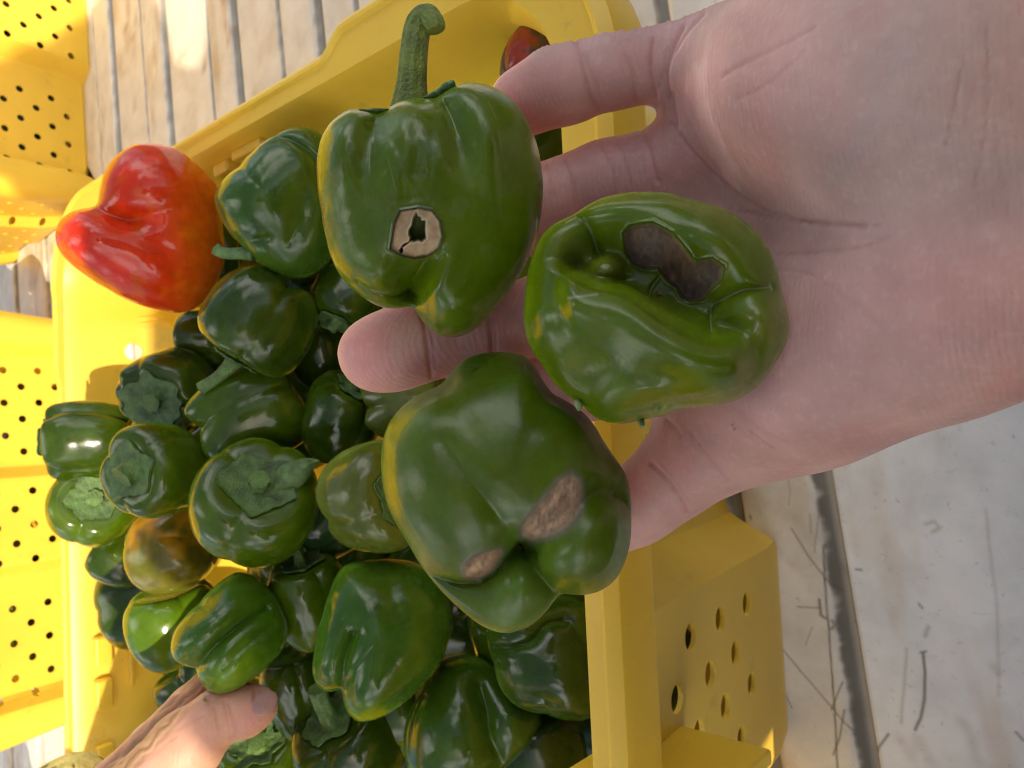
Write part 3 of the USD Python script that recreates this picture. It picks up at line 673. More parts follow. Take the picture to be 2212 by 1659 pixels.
def colourB(P):
    q = (P - B0) / BS
    c = np.tile(GREEN * 1.1, (len(P), 1)) * (.85 + .4 * px_noise(P, 120, 31))[:, None]
    yl = np.clip(sstep(.48, .72, px_noise(P, 90, 33)) * .5 + .55 * bump(q, (640, 570), 110) + .6 * bump(q, (350, 400), (110, 130)) + .6 * bump(q, (1480, 900), (140, 110)) + .7 * bump(q, (940, 1330), (260, 130)) + .3 * bump(q, (980, 860), (200, 60), 30) + .5 * bump(q, (940, 735), (140, 90)), 0, 1)[:, None]
    c = c * (1 - yl) + np.array([.115, .14, .010]) * yl
    pale = .6 * bump(q, (1050, 1400), (260, 60), -5)[:, None]; c = c * (1 - pale) + np.array([.26, .26, .08]) * pale
    for pl, w in [([(1560, 705), (1480, 712), (1390, 722), (1300, 768), (1240, 800), (1228, 870), (1228, 955)], 5), ([(880, 740), (895, 690), (940, 630)], 4), ([(1550, 690), (1562, 720)], 7), ([(500, 270), (545, 360), (575, 470)], 5), ([(440, 750), (520, 742), (600, 732)], 9), ([(740, 600), (775, 607)], 4)]:
        m = .42 * np.exp(-(dpoly(q, bez(pl, 20)) / (w * .8)) ** 2)[:, None] * (.5 + px_noise(P, 4, 9))[:, None]; c = c * (1 - np.clip(m, 0, 1)) + np.array([.42, .42, .30]) * np.clip(m, 0, 1)
    s = sdpoly(P, scarB); m = (1 - sstep(-4, 0, s))[:, None]
    sc = np.array([.13, .080, .045]) * (.15 + 1.5 * px_noise(P * [1, .4], 8, 41))[:, None]
    gr = bump(q, (850, 470), (120, 110))[:, None] * .8 + bump(q, (1190, 640), (80, 70))[:, None] * .7
    sc = sc * (1 - np.clip(gr, 0, 1)) + np.array([.16, .13, .105]) * (.2 + 1.4 * px_noise(P, 6, 43))[:, None] * np.clip(gr, 0, 1)
    c = c * (1 - m) + sc * m
    e = np.exp(-((s - 1.0) / 1.4) ** 2)[:, None]; c = c * (1 - .55 * e) + np.array([.012, .014, .008]) * .55 * e
    e = (np.exp(-((s - 4.2) / 1.3) ** 2) * (px_noise(P, 14, 47) > .52))[:, None]; c = c * (1 - .5 * e) + np.array([.35, .38, .28]) * .5 * e
    bl = .9 * bump(q, (938, 738), (16, 11), -40)[:, None]; c = c * (1 - bl) + np.array([.05, .02, .008]) * bl
    return c, .22 * m[:, 0] + .06 * sstep(.5, .7, px_noise(P, 20, 51))
bodyB, cdB, wB, surfB, nB, c0B = held_body(outB, (1410, 670), .166, 21, 17, reliefB, colourB, na=620)
tB = thing('bell_pepper', 'squat green bell pepper with a dark brown scar in its hollow, on the palm', 'pepper', c0B)
obj('flesh', bodyB, L_held, tB, cd=cdB, fl=wB)
for x, y, r in [(1249, 876, 9), (1384, 914, 8)]:
    p0 = at(x, y - 8, .164); p1 = at(x + 2, y + 8, .160)
    ms = tube(np.array([p0, (p0 + p1) / 2 - CF * .0006, p1]), np.array([r, r * .9, r * .5]) * .164 / FPX, 10, 10)
    obj('calyx_tip', ms, L_stem, tB, cd=stem_cd(ms[0], (.2, .28, .10), 2, 500))

# C, blossom end towards the viewer, lying on the fingers
C0, CS_ = np.array([768.0, 713.2]), .4035
mC = lambda l: map_pts(l, *C0, CS_)
outC = mC([(490, 230), (540, 160), (600, 120), (700, 95), (800, 95), (900, 110), (960, 160), (1010, 260), (1060, 330), (1150, 375), (1230, 430), (1290, 500), (1340, 590), (1400, 680), (1460, 770), (1485, 880), (1485, 1000), (1475, 1150), (1440, 1260), (1390, 1340), (1320, 1390), (1240, 1415), (1160, 1412), (1092, 1398), (1040, 1475), (980, 1540), (900, 1590), (830, 1612), (750, 1605), (670, 1570), (590, 1510), (520, 1450), (450, 1380), (390, 1310), (330, 1230), (285, 1150), (220, 1050), (160, 930), (130, 800), (122, 680), (135, 560), (165, 480), (230, 400), (310, 340), (390, 300), (440, 285)])
sc1 = mC([(1010, 860), (1060, 800), (1120, 770), (1165, 800), (1180, 870), (1175, 940), (1140, 1000), (1080, 1050), (1000, 1090), (930, 1115), (880, 1080), (875, 1030), (910, 980), (960, 920)])
sc2 = mC([(590, 1230), (620, 1190), (680, 1155), (740, 1138), (785, 1140), (790, 1165), (765, 1215), (720, 1265), (660, 1295), (605, 1280)])
mainE = [(285, 1140), (380, 1245), (470, 1290), (570, 1306), (680, 1300), (750, 1255), (800, 1190), (870, 1140)]
def reliefC(P):
    q = (P - C0) / CS_; z = np.zeros(len(P))
    # lobes as domes that meet in creases
    def dome(c, r, ang=0.0):
        a = math.radians(ang); d = q - np.asarray(c, float)
        u, v = d[:, 0] * math.cos(a) + d[:, 1] * math.sin(a), -d[:, 0] * math.sin(a) + d[:, 1] * math.cos(a)
        return np.sqrt(np.maximum(0, 1 - (u / r[0]) ** 2 - (v / r[1]) ** 2))
    l1 = 11.0 * dome((560, 760), (560, 545), 0); l2 = 11.5 * dome((1235, 1140), (270, 290), 10); l3 = 6.0 * dome((720, 1390), (420, 300), 0) - 2.0; l4 = 10.5 * dome((960, 620), (470, 560), 20)
    k = 1.3
    z = k * np.log(np.exp(l1 / k) + np.exp(l2 / k) + np.exp(l3 / k) + np.exp(l4 / k))
    z -= 2.2 * groove(q, [(500, 620), (600, 760), (720, 910), (800, 1020), (885, 1140)], 70) * sstep(420, 760, q[:, 1]) 
    z -= 6.0 * bump(q, (885, 1150), (90, 80)) + 2.0 * bump(q, (870, 1150), (200, 160))
    z -= 3.6 * groove(q, [(895, 1165), (950, 1250), (1030, 1350), (1092, 1420)], 40)
    z -= 1.8 * groove(q, [(1390, 640), (1310, 780), (1190, 910), (1060, 1060), (930, 1130)], 60, False)
    z -= 4.4 * groove(q, mainE[1:], 26) * sstep(330, 480, q[:, 0])
    below = q[:, 1] - np.interp(q[:, 0], [p[0] for p in mainE], [p[1] for p in mainE])
    z -= 4.0 * sstep(-8, 26, below) * (1 - sstep(820, 900, q[:, 0])) * np.exp(-np.maximum(below - 26, 0) / 160)
    s1 = sdpoly(P, sc1); s2 = sdpoly(P, sc2)
    z -= .55 * (1 - sstep(-14, 6, s1)) + .7 * (1 - sstep(-10, 4, s2)); z += .4 * (1 - sstep(-10, -2, np.minimum(s1, s2))) * (px_noise(P * [1, .6], 7, 61) - .5) * 2.2
    z += .1 * (px_noise(P, 40, 63) - .5) + .4 * (px_noise(P, 130, 65) - .5)
    return z - 4
def colourC(P):
    q = (P - C0) / CS_
    c = np.tile(GREEN * .95, (len(P), 1)) * (.85 + .35 * px_noise(P, 140, 71))[:, None]
    yl = np.clip(.7 * bump(q, (880, 1160), (200, 170)) + .35 * sstep(.5, .75, px_noise(P, 100, 73)), 0, 1)[:, None]
    c = c * (1 - yl) + np.array([.085, .17, .016]) * yl
    pl = .55 * np.clip(bump(q, (700, 1590), (300, 60), 8) + bump(q, (1330, 1350), (120, 60), -30), 0, 1)[:, None]; c = c * (1 - pl) + np.array([.24, .25, .09]) * pl
    dk = .55 * bump(q, (430, 330), (200, 90), -25)[:, None]; c = c * (1 - dk) + np.array([.075, .065, .03]) * dk
    s1 = sdpoly(P, sc1); s2 = sdpoly(P, sc2)
    for s, base, seed in ((s1, (.30, .195, .115), 81), (s2, (.33, .21, .11), 87)):
        halo = np.exp(-(np.maximum(s, 0) / 8) ** 2)[:, None] * .75; c = c * (1 - halo) + np.array([.15, .13, .10]) * halo
        m = (1 - sstep(-9, 1, s))[:, None]
        tn = np.array(base) * (.4 + 1.2 * px_noise(P * [1, .55] + P[:, ::-1] * .25, 9, seed))[:, None]
        cr = sstep(.62, .74, px_noise(P * [1.3, .5], 8, seed + 2))[:, None]; tn = tn * (1 - .35 * cr)
        rgm = np.sin(s / 3.2 + 3 * px_noise(P, 16, seed + 4))[:, None] * .16; tn = tn * (1 + rgm)
        c = c * (1 - m) + tn * m
    rr_ = bump(q, (660, 1275), (70, 22), -25)[:, None] * .7; c = c * (1 - rr_) + np.array([.10, .03, .015]) * rr_
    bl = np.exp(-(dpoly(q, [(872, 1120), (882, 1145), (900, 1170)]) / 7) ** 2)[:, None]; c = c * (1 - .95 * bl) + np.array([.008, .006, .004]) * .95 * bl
    return c, .4 * ((1 - sstep(-9, 2, np.minimum(s1, s2)))) + .10
bodyC, cdC, wC, surfC, nC, c0C = held_body(outC, (1095, 1040), .182, 15, 18, reliefC, colourC, na=620)
tC = thing('bell_pepper', 'large lobed green bell pepper with two tan blotches, lying on the fingers', 'pepper', c0C)
obj('flesh', bodyC, L_held, tC, cd=cdC, fl=wC)

# ------------------------------------------------------------------ the person with the open hand
CAMB = np.stack([CR, CU, -CF], 1)                                # camera frame: columns right, up, towards the viewer
def to_cam(p): return (np.asarray(p) - CC) @ CAMB
def from_cam(p): return np.asarray(p) @ CAMB.T + CC
J = lambda x, y, t, r: (to_cam(at(x, y, t)), r * t / FPX)
def chain(F, pts, k):
    for (a, r1), (b, r2) in zip(pts[:-1], pts[1:]): F.cone(a, b, r1, r2, k)
HF = Field((-.075, -.055, -.245), (.150, .085, -.095), .00115)
thumb = [J(1790, 150, .168, 200), J(1600, 112, .180, 112), J(1470, 115, .187, 95), J(1330, 141, .192, 87), J(1225, 176, .197, 85), J(1130, 222, .200, 72)]
index = [J(1720, 440, .190, 130), J(1470, 368, .199, 104), J(1310, 400, .205, 92), J(1130, 460, .209, 90), J(960, 505, .207, 84), J(860, 530, .204, 74)]
middle = [J(1720, 560, .192, 130), J(1430, 610, .203, 105), J(1240, 655, .207, 88), J(1070, 706, .206, 80), J(1000, 722, .206, 74), J(920, 737, .205, 77), J(850, 757, .204, 80), J(808, 767, .203, 77)]
ring = [J(1740, 680, .194, 130), J(1470, 790, .206, 105), J(1280, 815, .214, 84), J(1100, 865, .220, 78), J(960, 915, .218, 72)]
pinky = [J(1720, 800, .188, 150), J(1600, 905, .192, 116), J(1508, 978, .197, 97), J(1440, 1040, .202, 80), J(1375, 1092, .206, 74), J(1260, 1165, .213, 68), J(1180, 1200, .214, 60)]
for ch, k in ((thumb[:3], .007), (thumb[2:], .0025), (index[:2], .006), (index[1:], .0025), (middle, .005), (ring, .005), (pinky, .006)): chain(HF, ch, k)
# palm: metacarpals, the mounds of thumb and little finger, the wrist
W1, W2 = J(2180, 170, .156, 250), J(2190, 560, .158, 245)
for m in (index[0], middle[0], ring[0], pinky[0]):
    HF.cone(m[0], J(2150, 380, .168, 200)[0], m[1], .020, .012)
chain(HF, [W1, J(2600, 200, .150, 290)], .016); chain(HF, [W2, J(2600, 560, .152, 285)], .016)
chain(HF, [W2, J(1980, 655, .165, 235), J(1730, 790, .180, 190), J(1620, 885, .189, 120)], .012)
chain(HF, [W1, J(1960, 190, .158, 285), J(1700, 200, .170, 180)], .013)
chain(HF, [J(1550, 410, .198, 105), J(1480, 600, .203, 110), J(1500, 790, .203, 110), J(1560, 900, .194, 110)], .006)
HF.cone(J(1540, 160, .187, 92)[0], J(1548, 330, .193, 92)[0], .0105, .0108, .009)
HF.cone(J(2050, 380, .168, 200)[0], J(1650, 600, .190, 200)[0], .022, .017, .014)
hv, hf = smooth_mesh(*HF.mesh(), it=8)
# finer where the camera sees it
hv, hf = trimesh.remesh.subdivide(hv, hf)
hv, hf = smooth_mesh(hv, hf, it=5)
hn = vnormals(hv, hf); wv = from_cam(hv); hx, hy = to_px(wv); HP = np.stack([hx, hy], 1)
front = sstep(-.05, .25, hn[:, 2])
dz = np.zeros(len(hv)); redm = np.zeros(len(hv))
for pts, w, d, rd in [
    # creases of the thumb
    ([(1242, 90), (1256, 140), (1272, 200), (1292, 238)], 7, .55, .6), ([(1262, 118), (1282, 170), (1305, 232)], 4, .3, .35), ([(1352, 120), (1368, 170), (1376, 218)], 6, .35, .4), ([(1410, 90), (1404, 150), (1418, 212)], 7, .6, .6),
    ([(1475, 60), (1452, 110), (1440, 160), (1446, 215)], 8, .6, .7), ([(1520, 30), (1485, 70), (1460, 110)], 6, .4, .4), ([(1452, 200), (1456, 240), (1462, 270)], 7, .5, .6), ([(1440, 110), (1432, 150), (1424, 190)], 5, .3, .3),
    # palm lines
    ([(1450, 265), (1500, 330), (1560, 390), (1650, 452), (1760, 482), (1870, 488)], 6, .45, .45), ([(1600, 455), (1700, 476), (1800, 480), (1900, 486)], 4, .35, .4), ([(1680, 550), (1760, 545), (1850, 535), (1930, 510)], 6, .3, .35),
    ([(1670, 585), (1740, 590), (1830, 640), (1900, 700)], 7, .22, .25), ([(1560, 165), (1620, 130), (1700, 90), (1760, 60)], 7, .35, .3), ([(1590, 215), (1660, 180), (1740, 110)], 5, .2, .2),
    # wrist
    ([(2075, 150), (2060, 240), (2045, 310)], 5, .28, .45), ([(2100, 190), (2085, 280)], 5, .2, .3), ([(2130, 60), (2134, 200), (2122, 330), (2105, 400)], 5, .3, .45), ([(2150, 310), (2170, 400), (2182, 480)], 4, .25, .4), ([(1990, 190), (1975, 260)], 5, .12, .2), ([(2178, 100), (2186, 240)], 5, .2, .2),
    # middle finger
    ([(906, 668), (916, 700), (922, 740), (930, 800), (932, 815)], 5, .7, .8), ([(922, 690), (934, 735), (940, 790)], 4, .35, .5), ([(1052, 680), (1060, 720), (1062, 760)], 5, .6, .7), ([(1064, 690), (1071, 730), (1070, 760)], 4, .4, .5),
    # little finger
    ([(1405, 1000), (1440, 1035), (1476, 1085), (1484, 1105)], 6, .55, .6), ([(1428, 1000), (1460, 1045), (1490, 1085)], 4, .3, .4), ([(1490, 930), (1530, 985), (1570, 1035)], 6, .35, .4), ([(1620, 930), (1650, 955), (1668, 966)], 3, .45, .7),
    ([(1590, 880), (1640, 925), (1700, 955)], 6, .25, .3), ([(1440, 905), (1455, 920), (1470, 940)], 6, .3, .3), ([(1560, 870), (1580, 900), (1600, 930)], 5, .15, .2),
    # index finger and its base
    ([(1220, 345), (1235, 390), (1240, 440)], 5, .4, .5), ([(1300, 320), (1322, 370), (1330, 420)], 5, .3, .4), ([(1180, 350), (1190, 420)], 5, .3, .4), ([(1380, 262), (1402, 320), (1420, 390)], 8, .5, .5), ([(1330, 300), (1350, 350), (1362, 400)], 4, .25, .3)]:
    dd = dpoly(HP, bez(pts, 24)); m = np.exp(-(dd / (w * .72)) ** 2) * front
    dz -= d * .0011 * m; redm = np.maximum(redm, .85 * rd * m)
# fine skin lines across the ball of the thumb and the finger pads
qa = (HP - [1452, 262]); ang = math.radians(38); along = qa[:, 0] * math.cos(ang) + qa[:, 1] * math.sin(ang); acr = -qa[:, 0] * math.sin(ang) + qa[:, 1] * math.cos(ang)
wr = np.sin(acr / 2.6 + 1.6 * noise(np.column_stack([HP / 40, 0 * hx]), 5) * 3) * bump(HP, (1600, 370), (170, 90), 34) * front
dz += wr * .00006
dz += .0004 * (fbm(hv * 90, 4, 3) - .5) * front + .0008 * (fbm(hv * 30, 3, 8) - .5)
hv = hv + hn * dz[:, None]
pink = np.array([.55, .315, .275]); pale = np.array([.47, .36, .30]); yellow = np.array([.58, .42, .30]); red = np.array([.56, .25, .22])
b1 = fbm(hv * 55, 4, 12); b2 = fbm(hv * 110, 4, 14)
ms = np.clip(sstep(1560, 1980, hx) * (1 - .7 * sstep(430, 620, hy)), 0, 1)[:, None] * .75 + .35 * sstep(.45, .7, b1)[:, None] * (1 - sstep(1560, 1980, hx)[:, None])
hc = pink * (1 - np.clip(ms, 0, 1)) + pale * np.clip(ms, 0, 1)
tip = np.clip(bump(HP, (790, 775), (75, 90), 0, 1.5) + .6 * bump(HP, (1250, 160), (160, 100)) + .5 * bump(HP, (2050, 560), (260, 170)) + .4 * bump(HP, (1480, 30), (120, 70)) + .4 * bump(HP, (1560, 960), (150, 90)), 0, 1)[:, None] * .5
hc = hc * (1 - tip) + np.array([.60, .29, .25]) * tip
pd = .55 * bump(HP, (880, 735), (42, 46), 0, 1.6)[:, None]; hc = hc * (1 - pd) + np.array([.64, .47, .36]) * pd
hc *= (.86 + .28 * b2)[:, None]
bl_ = sstep(.5, .72, fbm(hv * 75, 4, 18))[:, None] * .42; hc = hc * (1 - bl_) + np.array([.58, .27, .24]) * bl_
fl_ = sstep(.62, .8, noise(hv * 900, 23))[:, None] * .10; hc = hc * (1 - fl_) + np.array([.72, .60, .54]) * fl_
hc = hc * (1 - .55 * redm[:, None]) + red * .62 * .55 * redm[:, None]
vein = .22 * (np.exp(-(dpoly(HP, bez([(1960, 120), (1900, 240), (1850, 330), (1800, 380)], 20)) / 26) ** 2) + np.exp(-(dpoly(HP, bez([(2190, 350), (2060, 330), (1960, 250)], 20)) / 22) ** 2)) * front
hc = hc * (1 - vein[:, None]) + np.array([.40, .36, .34]) * vein[:, None]
for x, y in [(2893, 1687), (2886, 1672)]: 
    m = (.8 * np.exp(-(np.hypot(hx - x * .5486, hy - y * .5486) / 3.2) ** 2) * front)[:, None]; hc = hc * (1 - m) + np.array([.2, .06, .05]) * m
hand_world = from_cam(hv)
# the rest of the body stands behind the camera beside the truck
BF = Field((-.10, -.62, -.92), (.78, .62, 1.08), .0095)
sh_r, sh_l = np.array([.36, .20, .665]), np.array([.36, -.21, .665])
BF.cone((.02, .03, .262), (.16, .15, .27), .036, .043, .02); BF.cone((.16, .15, .27), sh_r, .046, .060, .03)
BF.cone(sh_l, (.32, -.50, .41), .070, .062, .03); BF.cone((.32, -.50, .41), (.13, -.10, .44), .060, .036, .02); BF.cone((.13, -.10, .44), (.07, -.045, .44), .034, .026, .02)
BF.cone(sh_l, sh_r, .072, .072, .05); BF.cone((.38, .0, .56), (.40, 0, .10), .165, .150, .06); BF.cone((.37, .15, .48), (.40, .12, .05), .14, .15, .06); BF.cone((.37, -.165, .48), (.40, -.12, .05), .15, .15, .06)
BF.cone((.36, 0, .66), (.31, 0, .78), .062, .055, .03); BF.cone((.30, 0, .86), (.33, 0, .92), .085, .090, .03); BF.cone((.27, 0, .80), (.29, 0, .86), .048, .07, .03); BF.cone((.215, 0, .835), (.235, 0, .86), .010, .014, .012)
for s in (-1, 1):
    BF.cone((.41, s * .09, .0), (.40, s * .11, -.42), .098, .062, .04); BF.cone((.40, s * .11, -.42), (.43, s * .12, -.84), .060, .042, .03); BF.cone((.43, s * .12, -.86), (.27, s * .14, -.87), .04, .034, .02)
    BF.cone((.33, s * .092, .86), (.335, s * .098, .87), .012, .018, .01)
bv, bf = smooth_mesh(*BF.mesh(), it=4)
pv_, pf_ = join((hand_world, hf), (bv, bf))
pc = np.vstack([hc, np.tile([.58, .37, .31], (len(bv), 1))])
person = thing('person', 'bare open right hand and wrist, palm up, holding three blemished green peppers', 'person', (.40, 0, -.90))
obj('body', (pv_, pf_), L_skin, person, cd=pc)
bn = vnormals(bv, bf)
# jacket and trousers: the same body pushed outwards, without hands, head and feet
jm = (bv[:, 2] > -.02) & (bv[:, 2] < .735) & ((bv[:, 0] > .135)); tm_ = (bv[:, 2] <= .02) & (bv[:, 2] > -.80)
for nm, msk, dd in (('jacket', jm, .017), ('trousers', tm_, .012)):
    ff = bf[msk[bf].all(1)]; u, inv = np.unique(ff, return_inverse=True)
    vv = bv[u] + bn[u] * (dd + .004 * (fbm(bv[u] * 14, 3, 5) - .5)[:, None])
    obj(nm, (vv, inv.reshape(-1, 3)), L_cloth, person)
hm = (bv[:, 2] > .86) & (bv[:, 0] > .27) | (bv[:, 2] > .935); ff = bf[hm[bf].all(1)]; u, inv = np.unique(ff, return_inverse=True)
_a = np.linspace(0, 2 * np.pi, 48, endpoint=False)
hr = [(.085, 1.085), (.105, 1.06), (.112, .985), (.165, .972), (.215, .945), (.216, .941), (.165, .966), (.110, .978), (.10, 1.05), (.08, 1.075)]
hatv = np.array([[.33 + r * math.cos(a), -.03 + r * math.sin(a) * .92, z] for r, z in hr for a in _a] + [[.33, -.03, 1.09], [.33, -.03, 1.075]])
j_ = np.arange(48); hatf = np.vstack([grid_faces(len(hr), 48, True)[:, ::-1], np.stack([j_, (j_ + 1) % 48, 0 * j_ + len(hatv) - 2], 1), np.stack([(len(hr) - 1) * 48 + (j_ + 1) % 48, (len(hr) - 1) * 48 + j_, 0 * j_ + len(hatv) - 1], 1)])
obj('added_hat', (hatv, hatf), L_cloth, person)  # unseen wide brim, added to cast shade on the upper left crate
obj('hair', (bv[u] + bn[u] * .012, inv.reshape(-1, 3)), L_cloth, person)

# ------------------------------------------------------------------ peppers in the crate
def pepper_mesh(seed, W, L, lobes=4, shoulder=.22, dent=.30, taper=.12, bumpy=.05, amp=.13, na=112, nv=84, bend=0.0, ridgy=0.0):
    """radius W, half length L, stem along +z; returns (V, F, top(phi, v) evaluator, ring index info)"""
    rg = np.random.default_rng(seed)
    ph0 = rg.uniform(0, 6.28); lobew = rg.uniform(.75, 1.25, lobes)
    # uneven lobes: warp the angle
    def lobe(phi):
        x = phi + .35 * np.sin(phi + ph0) + .18 * np.sin(2 * phi + ph0 * 2)
        k = np.floor((x + ph0) / (2 * np.pi / lobes)).astype(int) % lobes
        return np.abs(np.sin((x + ph0) * lobes / 2)) ** .62, lobew[k]
    def surf(phi, v):
        l, lw = lobe(phi)
        sv, cv = np.sin(v), np.cos(v)
        rho = np.sign(sv) * np.abs(sv) ** .66
        am = amp * (.75 + .6 * sstep(1.4, 2.8, v) + .6 * sstep(1.3, .35, v))
        rho = rho * (1 + am * (l - .75) * (1 + .4 * (lw - 1))) * (1 + taper * cv - .05 * taper * np.cos(2 * v))
        z = np.sign(cv) * np.abs(cv) ** .78
        z = z - shoulder * np.exp(-(v / .42) ** 2) + .07 * (l - .6) * np.exp(-((v - .75) / .4) ** 2)
        z = z + dent * np.exp(-((np.pi - v) / .42) ** 2) - .20 * (l * lw - .55) * np.exp(-((v - 2.45) / .42) ** 2) * (lobes > 0)
        x, y = W * rho * np.cos(phi), W * rho * np.sin(phi); zz = L * z
        if ridgy: 
            rr = 1 + ridgy * np.sin(phi * 9 + 2 * np.sin(phi * 2)) * np.exp(-((v - .6) / .5) ** 2); x, y = x * rr, y * rr
        p = np.stack([x, y, zz], -1)
        n = fbm(p / W * 1.15 + seed * 3.1, 3, seed) - .5
        sc = 1 + (bumpy * 1.5) * n
        p = p * sc[..., None]
        p[..., 0] = p[..., 0] + bend * (p[..., 2] / L) ** 2 * W
        return p
    vv = np.linspace(.015, np.pi - .015, nv); pp = np.arange(na) / na * 2 * np.pi
    Vg, Pg = np.meshgrid(vv, pp, indexing='ij')
    V = surf(Pg.ravel(), Vg.ravel())
    V = np.vstack([V, [V[:na].mean(0)], [V[-na:].mean(0)]])
    F = grid_faces(nv, na, True); j = np.arange(na)
    F = np.vstack([F, np.stack([(j + 1) % na, j, 0 * j + len(V) - 2], 1), np.stack([(nv - 1) * na + j, (nv - 1) * na + (j + 1) % na, 0 * j + len(V) - 1], 1)])
    if trimesh.Trimesh(V, F, process=False).volume < 0: F = F[:, ::-1]
    return V, F, surf

def axis_frame(ang, up, roll=0.0):
    """stem direction: ang in the picture (0 right, 90 up), up = part towards the camera"""
    a = math.radians(ang); k = math.sqrt(max(0, 1 - up * up))
    z = k * math.cos(a) * CR + k * math.sin(a) * CU - up * CF
    x = np.cross(z, -CF); 
    if np.linalg.norm(x) < .2: x = np.cross(z, CU)
    x /= np.linalg.norm(x); y = np.cross(z, x); r = math.radians(roll)
    return np.stack([math.cos(r) * x + math.sin(r) * y, -math.sin(r) * x + math.cos(r) * y, z], 1)

def calyx_mesh(surf, W, seed, R=.42, points=6, lift=.0012, curl=.3, sharp=.35):
    rg = np.random.default_rng(seed + 77); n, m = 14, 120
    ph = np.arange(m) / m * 2 * np.pi
    sc = rg.uniform(.8, 1.2, points); k = (ph / (2 * np.pi) * points).astype(int) % points
    f = np.abs(np.cos(ph * points / 2 + 0)) ** .9
    sec = 2 * np.pi / points; cj = np.linspace(0, 2 * np.pi, points, endpoint=False) + rg.uniform(-.22, .22, points) * sec
    cr_ = R * rg.uniform(.92, 1.12, points); a_ = np.r_[cj[-1] - 2 * np.pi, cj, cj[0] + 2 * np.pi]; r_ = np.r_[cr_[-1], cr_, cr_[0]]
    xy = np.stack([r_ * np.cos(a_), r_ * np.sin(a_)], 1)                       # an uneven polygon with straight sides
    Rm = np.empty(m)
    for i_, p_ in enumerate(ph):
        q_ = p_ - 2 * np.pi if p_ >= a_[-1] else p_
        j_ = max(0, min(len(a_) - 2, np.searchsorted(a_, q_, 'right') - 1)); A_, B_ = xy[j_], xy[j_ + 1]; dv = B_ - A_
        den = math.cos(p_) * dv[1] - math.sin(p_) * dv[0]
        Rm[i_] = (A_[0] * dv[1] - A_[1] * dv[0]) / den if abs(den) > 1e-9 else R
    Rm = np.clip(Rm, .4 * R, 1.25 * R) * (1 + .5 * sharp * (f - .6)) * (1 + .014 * np.sin(ph * 17 + seed))
    g = np.empty((n, m, 3)); r = np.linspace(.03, 1, n)
    for i in range(n):
        v = np.arcsin(np.clip(r[i] * Rm, 0, .98)) ** 1.45 * .95
        p = surf(ph, v); 
        g[i] = p; g[i][:, 2] += lift + W * curl * np.maximum(0, r[i] - .62) ** 2 * (.4 + 1.2 * fbm(np.stack([ph * 1.3, 0 * ph, 0 * ph + seed], 1), 2, seed)) + W * .007 * np.sin(ph * points * 2) * r[i] + W * .014 * (noise(np.stack([np.cos(ph) * 4, np.sin(ph) * 4, 0 * ph + i * .4], 1), seed) - .5)
    top = g.reshape(-1, 3); bot = top - np.array([0, 0, .0009]); F0 = grid_faces(n, m, True); o = len(top)
    F = [F0, F0[:, ::-1] + o]; j = np.arange(m); e = (n - 1) * m
    F += [np.stack([e + j, e + o + j, e + (j + 1) % m], 1), np.stack([e + (j + 1) % m, e + o + j, e + o + (j + 1) % m], 1)]
    V = np.vstack([top, bot, [top[:m].mean(0)]]); F.append(np.stack([j, (j + 1) % m, 0 * j + len(V) - 1], 1))
    F = np.vstack(F)
    return V, F

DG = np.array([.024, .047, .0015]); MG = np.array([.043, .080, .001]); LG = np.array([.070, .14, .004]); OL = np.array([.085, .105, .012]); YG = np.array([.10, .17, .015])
def crate_pepper(label, px, py, z, wpx, lpx, ang, up, seed, col=MG, lobes=4, stem=None, calyx=None, roll=0, group='green peppers heaped in the crate', cols2=None, mask=None, **kw):
    c = at_z(px, py, z); t = (c - CC) @ CF; W, L = wpx / 2 * t / FPX, lpx / 2 * t / FPX
    R = axis_frame(ang, up, roll)
    V, F, surf = pepper_mesh(seed, W, L, lobes, **kw)
    th = thing('bell_pepper', label, 'pepper', c, group)
    n = fbm(V / W * 1.6 + seed, 3, seed + 3); n2 = fbm(V / W * np.array([5, 5, .8]) + seed, 3, seed + 9)
    cd = np.tile(col, (len(V), 1)) * (.75 + .5 * n)[:, None] * (.85 + .3 * n2)[:, None]
    yl = sstep(.52, .78, fbm(V / W * 1.1 + seed * 2, 3, seed + 5))[:, None] * .4; cd = cd * (1 - yl) + np.array([.075, .12, .010]) * yl
    if cols2 is not None:
        m = mask(V / W, n)[:, None]; cd = cd * (1 - m) + np.array(cols2) * m
    obj('flesh', (V @ R.T + c, F), L_pep, th, cd=cd, fl=.05 * sstep(.5, .8, n))
    if calyx:
        cv, cf = calyx_mesh(surf, W, seed, **(calyx if isinstance(calyx, dict) else {}))
        obj('calyx', (cv @ R.T + c, cf), L_stem, th, cd=stem_cd(cv, (.072, .135, .034), seed, 260))
    if stem:
        ln, sx, sy, r = stem                                         # length and sideways bend in body radii, thickness
        b = surf(np.array([0.0, 2.1, 4.2]), np.array([.06] * 3)).mean(0)
        pts = np.array([b + [0, 0, -.02 * W], b + W * np.array([.05 * sx, .05 * sy, ln * .22]), b + W * np.array([.35 * sx, .35 * sy, ln * .6]), b + W * np.array([sx, sy, ln])])
        sv_, sf_ = tube(pts, W * r * np.array([1.7, 1.1, .9, 1.0]), 24, 22, ridges=6, ramp=.14)
        obj('stem', (sv_ @ R.T + c, sf_), L_stem, th, cd=stem_cd(sv_, (.085, .16, .035), seed, 200))
    return th
P = crate_pepper
RED = np.array([.66, .035, .008]); ORG_ = np.array([.62, .14, .012])
